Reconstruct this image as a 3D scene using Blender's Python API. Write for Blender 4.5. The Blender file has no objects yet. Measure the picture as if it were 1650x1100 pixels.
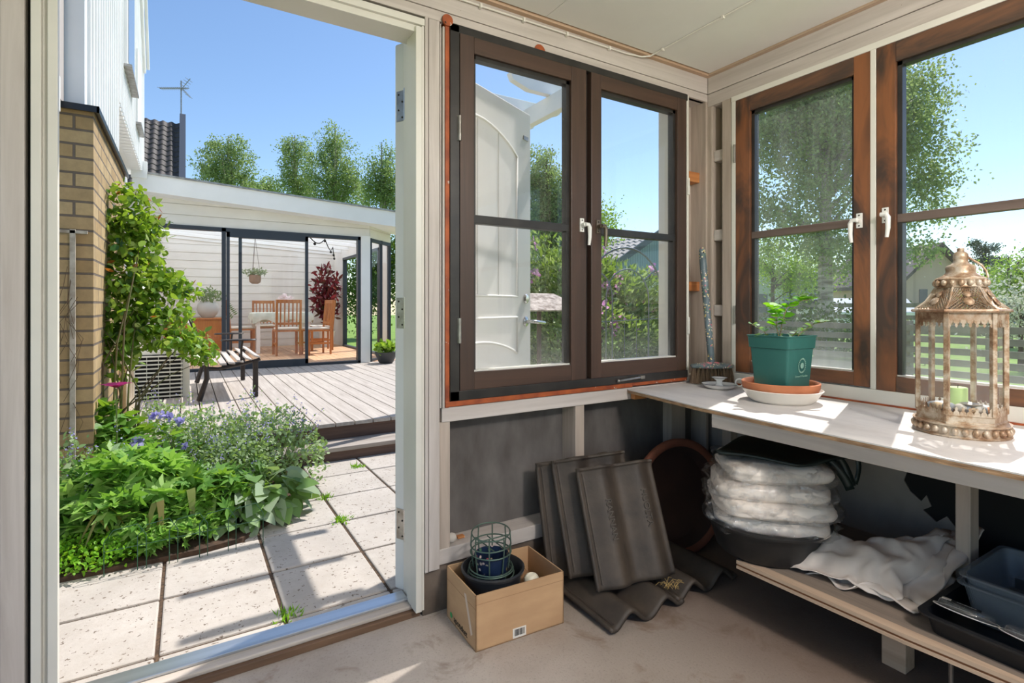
import bpy, math, random
import numpy as np
from mathutils import Vector, Matrix
R = random.Random(7)
NR = np.random.default_rng(7)
rad = math.radians
scene = bpy.context.scene
COL = scene.collection

# ------------------------------------------------------------------ camera, sky, sun, exposure
CAM_H = 1.066
YAW = rad(31.5)
cd = bpy.data.cameras.new('camera')
cd.sensor_width = 36.0
cd.lens = 36.0 * 857.0 / 1650.0
cd.shift_y = -58.0 / 1650.0
cd.clip_start = 0.02
cd.clip_end = 500
cam = bpy.data.objects.new('camera', cd)
cam.location = (0, 0, CAM_H)
cam.rotation_euler = (rad(90), 0, -YAW)
COL.objects.link(cam)
scene.camera = cam

SUN_DIR = Vector((0.539, 0.192, 0.819))
SUN_STRENGTH = 5.4
SKY_STRENGTH = 0.19
scene.view_settings.view_transform = 'Standard'
scene.view_settings.look = 'None'
scene.view_settings.gamma = 1.0
scene.view_settings.use_curve_mapping = False
scene.view_settings.exposure = 0.0

world = bpy.data.worlds.new('sky')
scene.world = world
world.use_nodes = True
wn = world.node_tree
wn.nodes.clear()
wo = wn.nodes.new('ShaderNodeOutputWorld')
wb = wn.nodes.new('ShaderNodeBackground')
ws = wn.nodes.new('ShaderNodeTexSky')
ws.sky_type = 'NISHITA'
ws.sun_disc = False
ws.sun_elevation = rad(55)
ws.sun_rotation = math.atan2(SUN_DIR.x, SUN_DIR.y)
ws.air_density = 1.0
ws.dust_density = 0.3
ws.ozone_density = 2.2
wh = wn.nodes.new('ShaderNodeHueSaturation')
wh.inputs['Saturation'].default_value = 1.06
wn.links.new(ws.outputs[0], wh.inputs['Color'])
wn.links.new(wh.outputs[0], wb.inputs[0])
wb.inputs[1].default_value = SKY_STRENGTH
wn.links.new(wb.outputs[0], wo.inputs[0])

# added fill lamp, an unseen globe behind the camera to brighten the shed
FILL_LAMP = (1.08, -0.70, 1.95)
ll = bpy.data.lights.new('fill_lamp_light', 'POINT')
ll.energy = 100.0
ll.shadow_soft_size = 0.13
ll.color = (1.0, 0.955, 0.92)
lo_ = bpy.data.objects.new('fill_lamp_light', ll)
lo_.location = FILL_LAMP
COL.objects.link(lo_)

sl = bpy.data.lights.new('sun', 'SUN')
sl.energy = SUN_STRENGTH
sl.angle = rad(0.53)
sl.color = (1.0, 0.965, 0.91)
so = bpy.data.objects.new('sun', sl)
so.rotation_euler = SUN_DIR.to_track_quat('Z', 'Y').to_euler()
so.location = (6, 2, 9)
COL.objects.link(so)

# ------------------------------------------------------------------ helpers
def at(px, dist):
    """point on the ground plan seen in direction px at the given depth"""
    r = (px - 825.0) / 857.0
    c, s = math.cos(YAW), math.sin(YAW)
    return (dist * (r * c + s), dist * (-r * s + c))

def zat(py, dist):
    return CAM_H + (492.0 - py) / 857.0 * dist

class MB:
    def __init__(self):
        self.v = []; self.f = []; self.uv = None
        self.nv = 0
        self.np_v = []; self.np_f = []
    def _add(self, vs, fs):
        o = len(self.v)
        self.v.extend([tuple(p) for p in vs])
        self.f.extend([tuple(i + o for i in q) for q in fs])
        return self
    def box(self, x0, x1, y0, y1, z0, z1, M=None):
        vs = [(x0,y0,z0),(x1,y0,z0),(x1,y1,z0),(x0,y1,z0),(x0,y0,z1),(x1,y0,z1),(x1,y1,z1),(x0,y1,z1)]
        if M is not None: vs = [M @ Vector(p) for p in vs]
        return self._add(vs, [(0,3,2,1),(4,5,6,7),(0,1,5,4),(1,2,6,5),(2,3,7,6),(3,0,4,7)])
    def bar(self, a, b, w, h, up=(0,0,1)):
        a = Vector(a); b = Vector(b); d = (b - a)
        L = d.length; d.normalize()
        u = Vector(up); s = d.cross(u)
        if s.length < 1e-4: s = d.cross(Vector((0,1,0)))
        s.normalize(); u = s.cross(d)
        vs = []
        for t in (0, L):
            for (i, j) in ((-1,-1),(1,-1),(1,1),(-1,1)):
                vs.append(a + d*t + s*(i*w/2) + u*(j*h/2))
        return self._add(vs, [(0,1,2,3),(7,6,5,4),(0,4,5,1),(1,5,6,2),(2,6,7,3),(3,7,4,0)])
    def tube(self, pts, r, n=8, closed=False, cap=True):
        pts = [Vector(p) for p in pts]
        m = len(pts)
        rs = r if isinstance(r, (list, tuple)) else [r]*m
        vs = []; fs = []
        t0 = (pts[1]-pts[0]).normalized()
        nrm = t0.orthogonal().normalized()
        for i in range(m):
            if closed:
                t = (pts[(i+1)%m] - pts[i-1]).normalized()
            else:
                t = (pts[min(i+1,m-1)] - pts[max(i-1,0)])
                t = t.normalized() if t.length > 1e-9 else t0
            nrm = (nrm - t*nrm.dot(t))
            nrm = nrm.normalized() if nrm.length > 1e-6 else t.orthogonal().normalized()
            bi = t.cross(nrm)
            for k in range(n):
                a = 2*math.pi*k/n
                vs.append(pts[i] + (nrm*math.cos(a) + bi*math.sin(a))*rs[i])
        for i in range(m if closed else m-1):
            j = (i+1) % m
            for k in range(n):
                l = (k+1) % n
                fs.append((i*n+k, i*n+l, j*n+l, j*n+k))
        if cap and not closed:
            fs.append(tuple(range(n-1,-1,-1)))
            fs.append(tuple((m-1)*n+k for k in range(n)))
        return self._add(vs, fs)
    def lathe(self, prof, c=(0,0,0), n=32, M=None, sx=1, sy=1):
        vs = []; fs = []
        for (r, z) in prof:
            for k in range(n):
                a = 2*math.pi*k/n
                p = Vector((r*math.cos(a)*sx, r*math.sin(a)*sy, z))
                if M is not None: p = M @ p
                vs.append(p + Vector(c))
        for i in range(len(prof)-1):
            for k in range(n):
                l = (k+1) % n
                fs.append((i*n+k, i*n+l, (i+1)*n+l, (i+1)*n+k))
        if prof[0][0] > 1e-6: fs.append(tuple(range(n-1,-1,-1)))
        if prof[-1][0] > 1e-6: fs.append(tuple((len(prof)-1)*n+k for k in range(n)))
        return self._add(vs, fs)
    def prism(self, poly, z0, z1, M=None):
        n = len(poly)
        vs = [Vector((x,y,z0)) for x,y in poly] + [Vector((x,y,z1)) for x,y in poly]
        if M is not None: vs = [M @ p for p in vs]
        fs = [tuple(range(n-1,-1,-1)), tuple(range(n,2*n))]
        for k in range(n):
            l = (k+1) % n
            fs.append((k, l, n+l, n+k))
        return self._add(vs, fs)
    def grid(self, fn, nu, nv, u0=0, u1=1, v0=0, v1=1):
        vs = []; fs = []
        for i in range(nu+1):
            for j in range(nv+1):
                vs.append(fn(u0+(u1-u0)*i/nu, v0+(v1-v0)*j/nv))
        for i in range(nu):
            for j in range(nv):
                a = i*(nv+1)+j
                fs.append((a, a+nv+1, a+nv+2, a+1))
        return self._add(vs, fs)
    def sphere(self, c, r, nu=12, nv=8, sx=1, sy=1, sz=1, M=None):
        prof = [(max(1e-7, r*math.sin(math.pi*i/nv)), -r*math.cos(math.pi*i/nv)*sz) for i in range(nv+1)]
        prof[0] = (1e-7, prof[0][1]); prof[-1] = (1e-7, prof[-1][1])
        return self.lathe(prof, c, nu, M, sx, sy)
    def npquads(self, v, k):
        """v: (n*k,3) array, faces of k consecutive verts"""
        self.np_v.append(v); self.np_f.append((len(v)//k, k))
        return self
    def build(self, name, mat, parent=None, smooth=False, bevel=0, loc=None, label=None, cat=None,
              group=None, kind=None, solid=0, seg=2, sub=0, angle=40, offs=-1):
        o0 = Vector((0,0,0))
        if parent is not None: o0 = Vector(parent.get('_o', (0,0,0)))
        elif loc is not None: o0 = Vector(loc)
        me = bpy.data.meshes.new(name)
        if self.np_v:
            base = np.array(self.v, dtype=np.float64).reshape(-1,3)
            allv = np.concatenate([base] + self.np_v) - np.array(o0)
            loops = []; starts = []; tot = []
            pos = 0
            for q in self.f:
                loops.append(np.array(q)); starts.append(pos); tot.append(len(q)); pos += len(q)
            off = len(self.v)
            st = [np.array(starts, dtype=np.int64)]; tt = [np.array(tot, dtype=np.int64)]
            for (n, k) in self.np_f:
                loops.append(np.arange(off, off+n*k)); st.append(pos + np.arange(n)*k); tt.append(np.full(n, k))
                off += n*k; pos += n*k
            L = np.concatenate(loops) if loops else np.zeros(0)
            st = np.concatenate(st).astype(np.int32); tt = np.concatenate(tt).astype(np.int32)
            me.vertices.add(len(allv)); me.vertices.foreach_set('co', allv.astype(np.float32).ravel())
            me.loops.add(len(L)); me.loops.foreach_set('vertex_index', L.astype(np.int32))
            me.polygons.add(len(st)); me.polygons.foreach_set('loop_start', st); me.polygons.foreach_set('loop_total', tt)
            me.update(calc_edges=True)
        else:
            me.from_pydata([(x-o0.x, y-o0.y, z-o0.z) for x,y,z in self.v], [], self.f)
            me.update()
        if mat is not None: me.materials.append(mat)
        if smooth:
            me.polygons.foreach_set('use_smooth', [True]*len(me.polygons))
            if angle < 180: me.set_sharp_from_angle(angle=rad(angle))
        o = bpy.data.objects.new(name, me)
        COL.objects.link(o)
        if parent is not None:
            o.parent = parent
            o['_o'] = tuple(o0)
        else:
            o.location = o0
            o['_o'] = tuple(o0)
        if solid:
            m = o.modifiers.new('solid', 'SOLIDIFY'); m.thickness = solid; m.offset = offs
        if bevel:
            m = o.modifiers.new('bevel', 'BEVEL'); m.width = bevel; m.segments = seg; m.limit_method = 'ANGLE'; m.angle_limit = rad(35)
        if sub:
            m = o.modifiers.new('sub', 'SUBSURF'); m.levels = sub; m.render_levels = sub
        tag(o, label, cat, group, kind)
        return o

def tag(o, label=None, cat=None, group=None, kind=None):
    if label: o['label'] = label
    if cat: o['category'] = cat
    if group: o['group'] = group
    if kind: o['kind'] = kind
    return o

def T(name, label, cat, loc=(0,0,0), group=None, kind=None, parent=None):
    o = bpy.data.objects.new(name, None)
    o.empty_display_size = 0.05
    o.location = loc
    o['_o'] = tuple(loc)
    COL.objects.link(o)
    tag(o, label, cat, group, kind)
    return o

KIDS = {}
def copy_tree(o, parent=None):
    c = o.copy(); COL.objects.link(c)
    if parent is not None: c.parent = parent
    for ch in [x for x in COL.objects if x.parent == o]:
        copy_tree(ch, c)
    return c

def txt(name, s, size, M, mat, parent, ext=0.0004):
    cu = bpy.data.curves.new(name, 'FONT'); cu.body = s; cu.size = size; cu.extrude = ext
    cu.align_x = 'CENTER'; cu.align_y = 'CENTER'
    tmp = bpy.data.objects.new(name+'_tmp', cu); COL.objects.link(tmp)
    bpy.context.view_layer.update()
    me = bpy.data.meshes.new_from_object(tmp.evaluated_get(bpy.context.evaluated_depsgraph_get()))
    bpy.data.objects.remove(tmp); bpy.data.curves.remove(cu)
    o0 = Vector(parent.get('_o', (0,0,0)))
    me.transform(Matrix.Translation(-o0) @ M)
    me.materials.clear(); me.materials.append(mat)
    me.name = name
    o = bpy.data.objects.new(name, me); COL.objects.link(o); o.parent = parent; o['_o'] = tuple(o0)
    return o

# ------------------------------------------------------------------ materials
def lin(c):
    def f(x):
        x /= 255.0
        return x/12.92 if x <= 0.04045 else ((x+0.055)/1.055)**2.4
    return (f(c[0]), f(c[1]), f(c[2]), 1.0)

class NT:
    def __init__(self, name):
        self.m = bpy.data.materials.new(name); self.m.use_nodes = True
        self.t = self.m.node_tree; self.t.nodes.clear()
        self.out = self.n('ShaderNodeOutputMaterial')
    def n(self, ty, **kw):
        nd = self.t.nodes.new(ty)
        for k, v in kw.items(): setattr(nd, k, v)
        return nd
    def l(self, a, b): self.t.links.new(a, b)
    def coord(self, scale=(1,1,1), kind='Object', rot=(0,0,0)):
        tc = self.n('ShaderNodeTexCoord'); mp = self.n('ShaderNodeMapping')
        mp.inputs['Scale'].default_value = scale; mp.inputs['Rotation'].default_value = rot
        self.l(tc.outputs[kind], mp.inputs[0]); return mp.outputs[0]
    def noise(self, co, scale, detail=4, rough=0.55, dist=0.0):
        nd = self.n('ShaderNodeTexNoise'); nd.inputs['Scale'].default_value = scale
        nd.inputs['Detail'].default_value = detail; nd.inputs['Roughness'].default_value = rough
        nd.inputs['Distortion'].default_value = dist
        self.l(co, nd.inputs['Vector']); return nd.outputs['Fac']
    def ramp(self, fac, stops, interp='LINEAR'):
        nd = self.n('ShaderNodeValToRGB'); cr = nd.color_ramp; cr.interpolation = interp
        while len(cr.elements) > 1: cr.elements.remove(cr.elements[-1])
        cr.elements[0].position = stops[0][0]; cr.elements[0].color = stops[0][1]
        for p, c in stops[1:]:
            e = cr.elements.new(p); e.color = c
        self.l(fac, nd.inputs[0]); return nd.outputs[0]
    def mix(self, fac, a, b, mode='MIX'):
        nd = self.n('ShaderNodeMix', data_type='RGBA', blend_type=mode)
        if isinstance(fac, (int, float)): nd.inputs[0].default_value = fac
        else: self.l(fac, nd.inputs[0])
        for i, s in ((6, a), (7, b)):
            if isinstance(s, (tuple, list)): nd.inputs[i].default_value = s
            else: self.l(s, nd.inputs[i])
        return nd.outputs[2]
    def bump(self, h, strength=0.3, dist=0.002):
        nd = self.n('ShaderNodeBump'); nd.inputs['Strength'].default_value = strength; nd.inputs['Distance'].default_value = dist
        self.l(h, nd.inputs['Height']); return nd.outputs[0]
    def bsdf(self, col, rough=0.6, metal=0.0, normal=None, spec=0.5, trans=None, alpha=None, coat=0):
        b = self.n('ShaderNodeBsdfPrincipled')
        if isinstance(col, (tuple, list)): b.inputs['Base Color'].default_value = col
        else: self.l(col, b.inputs['Base Color'])
        if isinstance(rough, (int, float)): b.inputs['Roughness'].default_value = rough
        else: self.l(rough, b.inputs['Roughness'])
        if isinstance(metal, (int, float)): b.inputs['Metallic'].default_value = metal
        else: self.l(metal, b.inputs['Metallic'])
        b.inputs['Specular IOR Level'].default_value = spec
        b.inputs['Coat Weight'].default_value = coat
        if normal is not None: self.l(normal, b.inputs['Normal'])
        self.l(b.outputs[0], self.out.inputs[0]); return b

def blk(v=0.0): return (v, v, v, 1)

def simple(name, c, rough=0.6, metal=0.0, c2=None, scale=(1,1,1), ns=8, lo=0.35, hi=0.65, bump=0.0, bscale=None, spots=None, spec=0.5, coat=0, detail=5):
    """base colour, mottled with a second one, optional spots (colour, scale, threshold)"""
    t = NT(name); co = t.coord(scale)
    n = t.noise(co, ns, detail)
    col = t.ramp(n, [(lo, lin(c)), (hi, lin(c2 if c2 else c))])
    if spots:
        for (sc, sn, th) in spots:
            s = t.noise(t.coord(), sn, 3, 0.6)
            f = t.ramp(s, [(th, blk(0)), (th+0.03, blk(1))])
            col = t.mix(f, col, lin(sc))
    nm = None
    if bump:
        nm = t.bump(t.noise(co, bscale or ns*2, 4), bump, 0.003)
    t.bsdf(col, rough, metal, nm, spec, coat=coat)
    return t.m

def wood(name, c, c2, axis='z', rough=0.55, ns=6, bump=0.25, spots=None, dark=None, lo=.3, hi=.7, dlo=.50):
    s = {'x': (0.08, 1.4, 1.4), 'y': (1.4, 0.08, 1.4), 'z': (1.4, 1.4, 0.08)}[axis]
    t = NT(name); co = t.coord(s)
    n = t.noise(co, ns*4, 6, 0.6, 0.6)
    col = t.ramp(n, [(lo, lin(c)), (hi, lin(c2))])
    if dark:
        n2 = t.noise(t.coord(tuple((0.35 if x < .1 else 1.1) for x in s)), ns*1.6, 4, .6, 1.2)
        f = t.ramp(n2, [(dlo, blk(0)), (dlo+.2, blk(1))])
        col = t.mix(f, col, lin(dark))
    if spots:
        for (sc, sn, th) in spots:
            q = t.noise(t.coord(), sn, 3, 0.6)
            f = t.ramp(q, [(th, blk(0)), (th+0.02, blk(1))])
            col = t.mix(f, col, lin(sc))
    t.bsdf(col, rough, 0, t.bump(n, bump, 0.0015))
    return t.m

def leafmat(name, cols, trans=0.45, rough=0.5, tc=None):
    t = NT(name)
    g = t.n('ShaderNodeNewGeometry')
    k = len(cols)
    col = t.ramp(g.outputs['Random Per Island'], [(i/max(1, k-1)*0.98+0.01, lin(c)) for i, c in enumerate(cols)])
    b = t.bsdf(col, rough, spec=0.4)
    tr = t.n('ShaderNodeBsdfTranslucent')
    c2 = t.mix(0.6, col, lin(tc or (170, 205, 40)), 'MIX')
    t.l(c2, tr.inputs[0])
    mx = t.n('ShaderNodeMixShader'); mx.inputs[0].default_value = trans
    t.l(b.outputs[0], mx.inputs[1]); t.l(tr.outputs[0], mx.inputs[2]); t.l(mx.outputs[0], t.out.inputs[0])
    return t.m

def glassmat(name, dirt=0.05, streak=0.1, bottom=None, tint=(1,1,1,1), refl=1.0):
    """clear pane: transparent with a fresnel reflection and a film of dust"""
    t = NT(name)
    tr = t.n('ShaderNodeBsdfTransparent'); tr.inputs[0].default_value = tint
    gl = t.n('ShaderNodeBsdfGlossy'); gl.inputs['Roughness'].default_value = 0.0
    fr = t.n('ShaderNodeFresnel'); fr.inputs[0].default_value = 1.45
    gm = t.n('ShaderNodeNewGeometry'); mr0 = t.n('ShaderNodeMapRange')      # same reflection from both sides of a thin pane
    mr0.inputs[3].default_value = 1.45; mr0.inputs[4].default_value = 1/1.45
    t.l(gm.outputs['Backfacing'], mr0.inputs[0]); t.l(mr0.outputs[0], fr.inputs[0])
    fm = t.n('ShaderNodeMath', operation='MULTIPLY'); fm.inputs[1].default_value = refl
    t.l(fr.outputs[0], fm.inputs[0])
    mx = t.n('ShaderNodeMixShader'); t.l(fm.outputs[0], mx.inputs[0])
    t.l(tr.outputs[0], mx.inputs[1]); t.l(gl.outputs[0], mx.inputs[2])
    last = mx.outputs[0]
    if dirt > 0:
        df = t.n('ShaderNodeBsdfDiffuse'); df.inputs[0].default_value = (.85,.85,.82,1)
        tl = t.n('ShaderNodeBsdfTranslucent'); tl.inputs[0].default_value = (.85,.85,.82,1)
        ms = t.n('ShaderNodeMixShader'); ms.inputs[0].default_value = 0.5
        t.l(df.outputs[0], ms.inputs[1]); t.l(tl.outputs[0], ms.inputs[2])
        co = t.coord((3, 3, 0.35)); n = t.noise(co, 6, 4, .6)
        f1 = t.ramp(n, [(0.35, blk(dirt)), (0.75, blk(dirt+streak))])
        n2 = t.noise(t.coord(), 120, 2, .5)
        f2 = t.ramp(n2, [(0.74, blk(0)), (0.78, blk(0.5))])
        f = t.mix(1.0, f1, f2, 'ADD')
        if bottom:
            tcn = t.n('ShaderNodeTexCoord'); sp = t.n('ShaderNodeSeparateXYZ'); t.l(tcn.outputs['Object'], sp.inputs[0])
            mr = t.n('ShaderNodeMapRange'); mr.inputs[1].default_value = bottom[0]; mr.inputs[2].default_value = bottom[1]
            mr.inputs[3].default_value = bottom[2]; mr.inputs[4].default_value = 0.0
            t.l(sp.outputs[2], mr.inputs[0])
            f = t.mix(1.0, f, mr.outputs[0], 'ADD')
        m2 = t.n('ShaderNodeMixShader'); t.l(f, m2.inputs[0]); t.l(last, m2.inputs[1]); t.l(ms.outputs[0], m2.inputs[2])
        last = m2.outputs[0]
    t.l(last, t.out.inputs[0])
    return t.m

M_ = {}
M_['ceil'] = simple('white_ceiling_board', (240,237,231), .7, c2=(232,228,221), ns=1.5, spots=[((150,140,130), 90, .79)])
M_['white_x'] = wood('aged_white_paint_x', (206,196,189), (180,169,161), 'x', .55, 5, .2, [((120,95,75), 30, .76), ((170,98,56), 13, .76)])
M_['white_y'] = wood('aged_white_paint_y', (206,196,189), (180,169,161), 'y', .55, 5, .2, [((120,95,75), 30, .76)])
M_['white_z'] = wood('aged_white_paint_z', (206,196,189), (178,167,159), 'z', .55, 5, .2, [((110,85,65), 30, .77)])
M_['stud'] = wood('greyed_stud_paint', (192,176,162), (160,145,132), 'z', .6, 5, .25, [((90,70,58), 34, .77)])
M_['casing'] = simple('clean_white_paint', (226,222,212), .45, c2=(214,209,199), ns=2, spots=[((120,105,90), 60, .8)])
M_['brown_x'] = wood('dark_brown_window_wood_x', (62,45,37), (82,60,48), 'x', .42, 5, .3)
M_['brown_z'] = wood('dark_brown_window_wood_z', (60,44,36), (80,59,48), 'z', .42, 5, .3)
M_['orange_z'] = wood('worn_stained_wood_z', (146,90,54), (106,70,48), 'z', .38, 4, .3, dark=(68,50,41), dlo=.42)
M_['orange_y'] = wood('worn_stained_wood_y', (128,86,60), (98,70,54), 'y', .4, 4, .3, dark=(72,56,48), dlo=.40)
M_['black'] = simple('black_frame_paint', (38,36,35), .35, c2=(54,50,47), ns=10, bump=.1)
M_['rust'] = simple('red_lead_primer', (176,88,40), .6, c2=(128,56,28), ns=14, bump=.3, spots=[((200,192,180), 40, .7)])
M_['rawwood'] = wood('raw_pine', (198,172,148), (170,144,120), 'y', .65, 5, .2)
M_['rawwood_x'] = wood('raw_pine_trim', (202,172,146), (184,150,122), 'x', .65, 5, .2)
M_['pine_o'] = wood('orange_pine_block', (206,140,84), (176,108,60), 'x', .6, 5, .2)
M_['panel'] = simple('fibre_cement_board', (112,106,102), .75, c2=(82,76,72), scale=(2,2,.9), ns=3.5, bump=.15, spots=[((80,72,66), 22, .74)], detail=8)
M_['panel_l'] = simple('pale_wall_board', (168,158,148), .75, c2=(140,130,121), ns=3, bump=.1, spots=[((90,80,72), 40, .76)])
M_['plinth'] = simple('dirty_plinth_concrete', (120,106,94), .9, c2=(88,76,66), ns=7, bump=.5)
M_['tar'] = simple('black_tar_paper', (20,18,17), .8, ns=9, bump=.3)
M_['metal'] = simple('worn_galvanised_steel', (176,172,166), .35, .8, c2=(140,134,126), ns=20)
M_['chrome'] = simple('satin_chrome', (205,205,203), .22, .9)
M_['enamelw'] = simple('white_enamel_handle', (235,232,226), .25)
M_['nail'] = simple('dark_nail', (60,52,46), .5, .6)
M_['cable'] = simple('white_cable', (226,220,210), .5)
M_['gl_a'] = glassmat('window_glass_clear', .012, .035, bottom=(-0.59,-0.42,.16))
M_['gl_b'] = glassmat('window_glass_dusty', .05, .10, bottom=(-0.60,-0.46,.45))
M_['gl_c'] = glassmat('window_glass_light_dust', .015, .03, bottom=(-0.59,-0.46,.2))
M_['gl_room'] = glassmat('sliding_door_glass', .0, 0, refl=.9)
M_['gl_lan'] = glassmat('lantern_glass', .03, .05)

def floor_mat():
    t = NT('worn_concrete_floor'); co = t.coord()
    n1 = t.noise(co, 2.2, 6, .6); n2 = t.noise(co, 130, 4, .7)
    col = t.ramp(n1, [(.3, lin((160,146,134))), (.5, lin((180,168,157))), (.7, lin((196,185,175)))])
    sp = t.ramp(n2, [(.30, blk(.72)), (.45, blk(1))])
    col = t.mix(1.0, col, sp, 'MULTIPLY')
    st = t.noise(co, 5, 4, .7, .5)
    col = t.mix(t.ramp(st, [(.56, blk(0)), (.70, blk(.65))]), col, lin((120,92,70)))
    # floor colour turns darker and browner further in under the bench
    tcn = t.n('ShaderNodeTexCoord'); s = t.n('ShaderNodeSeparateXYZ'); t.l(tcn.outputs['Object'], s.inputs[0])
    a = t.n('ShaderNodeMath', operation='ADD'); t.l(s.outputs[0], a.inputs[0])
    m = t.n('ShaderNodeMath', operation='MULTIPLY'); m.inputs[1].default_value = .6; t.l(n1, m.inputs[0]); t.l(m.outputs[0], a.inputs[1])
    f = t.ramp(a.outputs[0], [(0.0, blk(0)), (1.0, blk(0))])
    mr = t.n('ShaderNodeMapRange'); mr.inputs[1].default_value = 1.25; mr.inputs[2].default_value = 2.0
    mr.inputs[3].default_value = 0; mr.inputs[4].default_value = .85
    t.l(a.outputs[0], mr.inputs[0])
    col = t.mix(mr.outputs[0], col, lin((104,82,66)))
    t.bsdf(col, .85, 0, t.bump(n2, .5, .003)); return t.m
M_['floor'] = floor_mat()

def paver_mat():
    t = NT('pale_concrete_slab'); co = t.coord()
    n1 = t.noise(co, 3, 5, .6); v = t.n('ShaderNodeTexVoronoi'); v.inputs['Scale'].default_value = 95; t.l(co, v.inputs['Vector'])
    col = t.ramp(n1, [(.3, lin((176,167,158))), (.7, lin((196,187,178)))])
    n3 = t.noise(co, 70, 2, .5)
    f = t.ramp(n3, [(.655, blk(0)), (.68, blk(1))])
    col = t.mix(f, col, lin((112,98,86)))
    g = t.noise(co, 26, 5, .7)
    col = t.mix(t.ramp(g, [(.4, blk(.0)), (.75, blk(.35))]), col, lin((160,146,132)))
    t.bsdf(col, .9, 0, t.bump(t.noise(co, 110, 3, .6), .6, .002)); return t.m
M_['paver'] = paver_mat()
M_['soil'] = simple('garden_soil', (84,62,46), .95, c2=(54,40,30), ns=30, bump=1.0, bscale=60)
M_['joint'] = simple('joint_soil', (100,78,58), .95, c2=(58,44,34), ns=70, bump=1.0, bscale=90)
M_['lawn'] = simple('lawn_grass', (104,140,48), .9, c2=(138,165,70), ns=5, bump=.6, bscale=90)
M_['deck'] = wood('silvered_decking', (196,187,178), (166,155,146), 'y', .8, 6, .4, [((120,108,98), 18, .75)])
M_['deck_x'] = wood('weathered_step_wood', (178,168,158), (148,136,126), 'x', .8, 6, .4)
M_['deck_e'] = wood('brown_deck_fascia', (112,86,74), (84,64,56), 'x', .7, 6, .4)
M_['alu'] = simple('aluminium_sill', (205,207,210), .3, .85, c2=(180,182,185), scale=(.1,3,3), ns=9)
M_['sillw'] = wood('worn_threshold_wood', (196,184,172), (160,146,134), 'x', .6, 5, .3)
M_['sillb'] = wood('brown_threshold_wood', (124,94,70), (92,68,50), 'x', .7, 5, .3)

# ------------------------------------------------------------------ the shed: floor, walls, ceiling
FZ = -0.03
WA = 1.75      # inner face of the wall with door and double window
WB = 2.215     # inner face of the wall with the bench
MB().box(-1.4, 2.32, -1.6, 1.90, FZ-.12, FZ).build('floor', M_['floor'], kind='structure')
m = MB()
m.box(-1.4, 1.21, -1.6, 1.72, 2.205, 2.225); m.box(1.212, 2.19, -1.6, 1.72, 2.205, 2.225)
ceil = m.build('ceiling', M_['ceil'], kind='structure')
MB().box(-1.6, 2.40, -1.8, 1.95, 2.26, 2.34).build('ceiling', M_['tar'], kind='structure')
m = MB(); m.box(-1.4, 2.215, 1.728, 1.76, 2.196, 2.24)
m.build('trim_1', M_['rawwood_x'], kind='structure')
m = MB(); m.box(2.192, 2.23, -1.6, 1.728, 2.196, 2.24)
m.build('trim_2', M_['rawwood'], kind='structure')

# wall A: header boards
m = MB()
m.box(-1.4, 2.215, 1.75, 1.78, 2.118, 2.2)
m.box(-1.4, 2.215, 1.7495, 1.78, 2.078, 2.1145)
m.box(-1.4, 2.215, 1.76, 1.86, 2.078, 2.26)
# post between the door and window, with its ribs
m2 = MB()
m2.box(.712, .724, 1.742, 1.80, .13, 2.078)
m2.box(.727, .768, 1.745, 1.80, .13, 2.075)
m2.box(.771, .776, 1.748, 1.80, .70, 2.07)
m2.box(.779, .7865, 1.742, 1.80, .70, 2.06)
m2.box(.712, .80, 1.78, 1.88, FZ, 2.10)
# lower framing
m3 = MB()
m3.box(.778, 2.215, 1.748, 1.80, .648, .700)
m3.box(.80, 2.215, 1.80, 1.86, .662, .72)
m4 = MB()
m4.box(.764, .812, 1.752, 1.845, .19, .648)
m4.box(1.384, 1.431, 1.752, 1.845, .19, .648)
m4.box(2.00, 2.10, 1.79, 1.845, .19, .648)
m5 = MB()
m5.box(.735, 2.25, 1.75, 1.85, .140, .196)
w = T('wall_back', None, None, (0,0,0), kind='structure')
m.build('header_board', M_['white_x'], w, bevel=.002)
m2.build('door_post', M_['white_z'], w, bevel=.0015)
m3.build('rail', M_['white_x'], w, bevel=.002)
m4.build('stud', M_['stud'], w, bevel=.002)
m5.build('bottom_plate', M_['white_x'], w, bevel=.003)
MB().box(.71, 2.35, 1.845, 1.862, .12, .70).build('wall_panel', M_['panel'], w)
MB().box(.712, 2.35, 1.765, 1.9, FZ-.1, .138).build('plinth', M_['plinth'], w)
# left of the door
m = MB(); m.box(-.60, -.388, 1.752, 1.79, .10, 2.08); m.box(-.386, -.341, 1.752, 1.79, .10, 2.08); m.box(-1.4, -.602, 1.752, 1.79, .10, 2.08)
m.build('plank_board', M_['white_z'], w, bevel=.002)
MB().box(-1.4, -.341, 1.745, 1.80, .01, .098).build('bottom_plank', M_['white_x'], w, bevel=.003)
MB().box(-1.4, -.30, 1.79, 1.88, FZ, 2.2).build('dark_backing', M_['tar'], w)
MB().box(-1.4, -.341, 1.75, 1.82, FZ, .008).build('plinth_board', M_['plinth'], w)
# outside cladding of the wall
m = MB()
m.box(.80, 2.40, 1.88, 1.90, -.05, .66); m.box(-1.5, -.34, 1.88, 1.90, -.05, 2.3); m.box(-.34, 2.4, 1.88, 1.90, 2.11, 2.3)
m.box(.715, .80, 1.88, 1.90, .0, 2.12)
m.build('outer_cladding', M_['casing'], w)
# corner bay: posts, blocks
m = MB()
m.box(2.205, 2.225, 1.752, 1.86, .19, 2.08)       # edge post
m.build('corner_post', M_['stud'], w, bevel=.0015)
MB().box(2.06, 2.30, 1.845, 1.862, .70, 2.2).build('bay_panel', M_['stud'], w)
m = MB()
m.box(2.07, 2.205, 1.79, 1.845, 1.683, 1.733); m.box(2.07, 2.205, 1.79, 1.845, 1.139, 1.185)
m.build('blocking', M_['pine_o'], w, bevel=.002)

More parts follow.
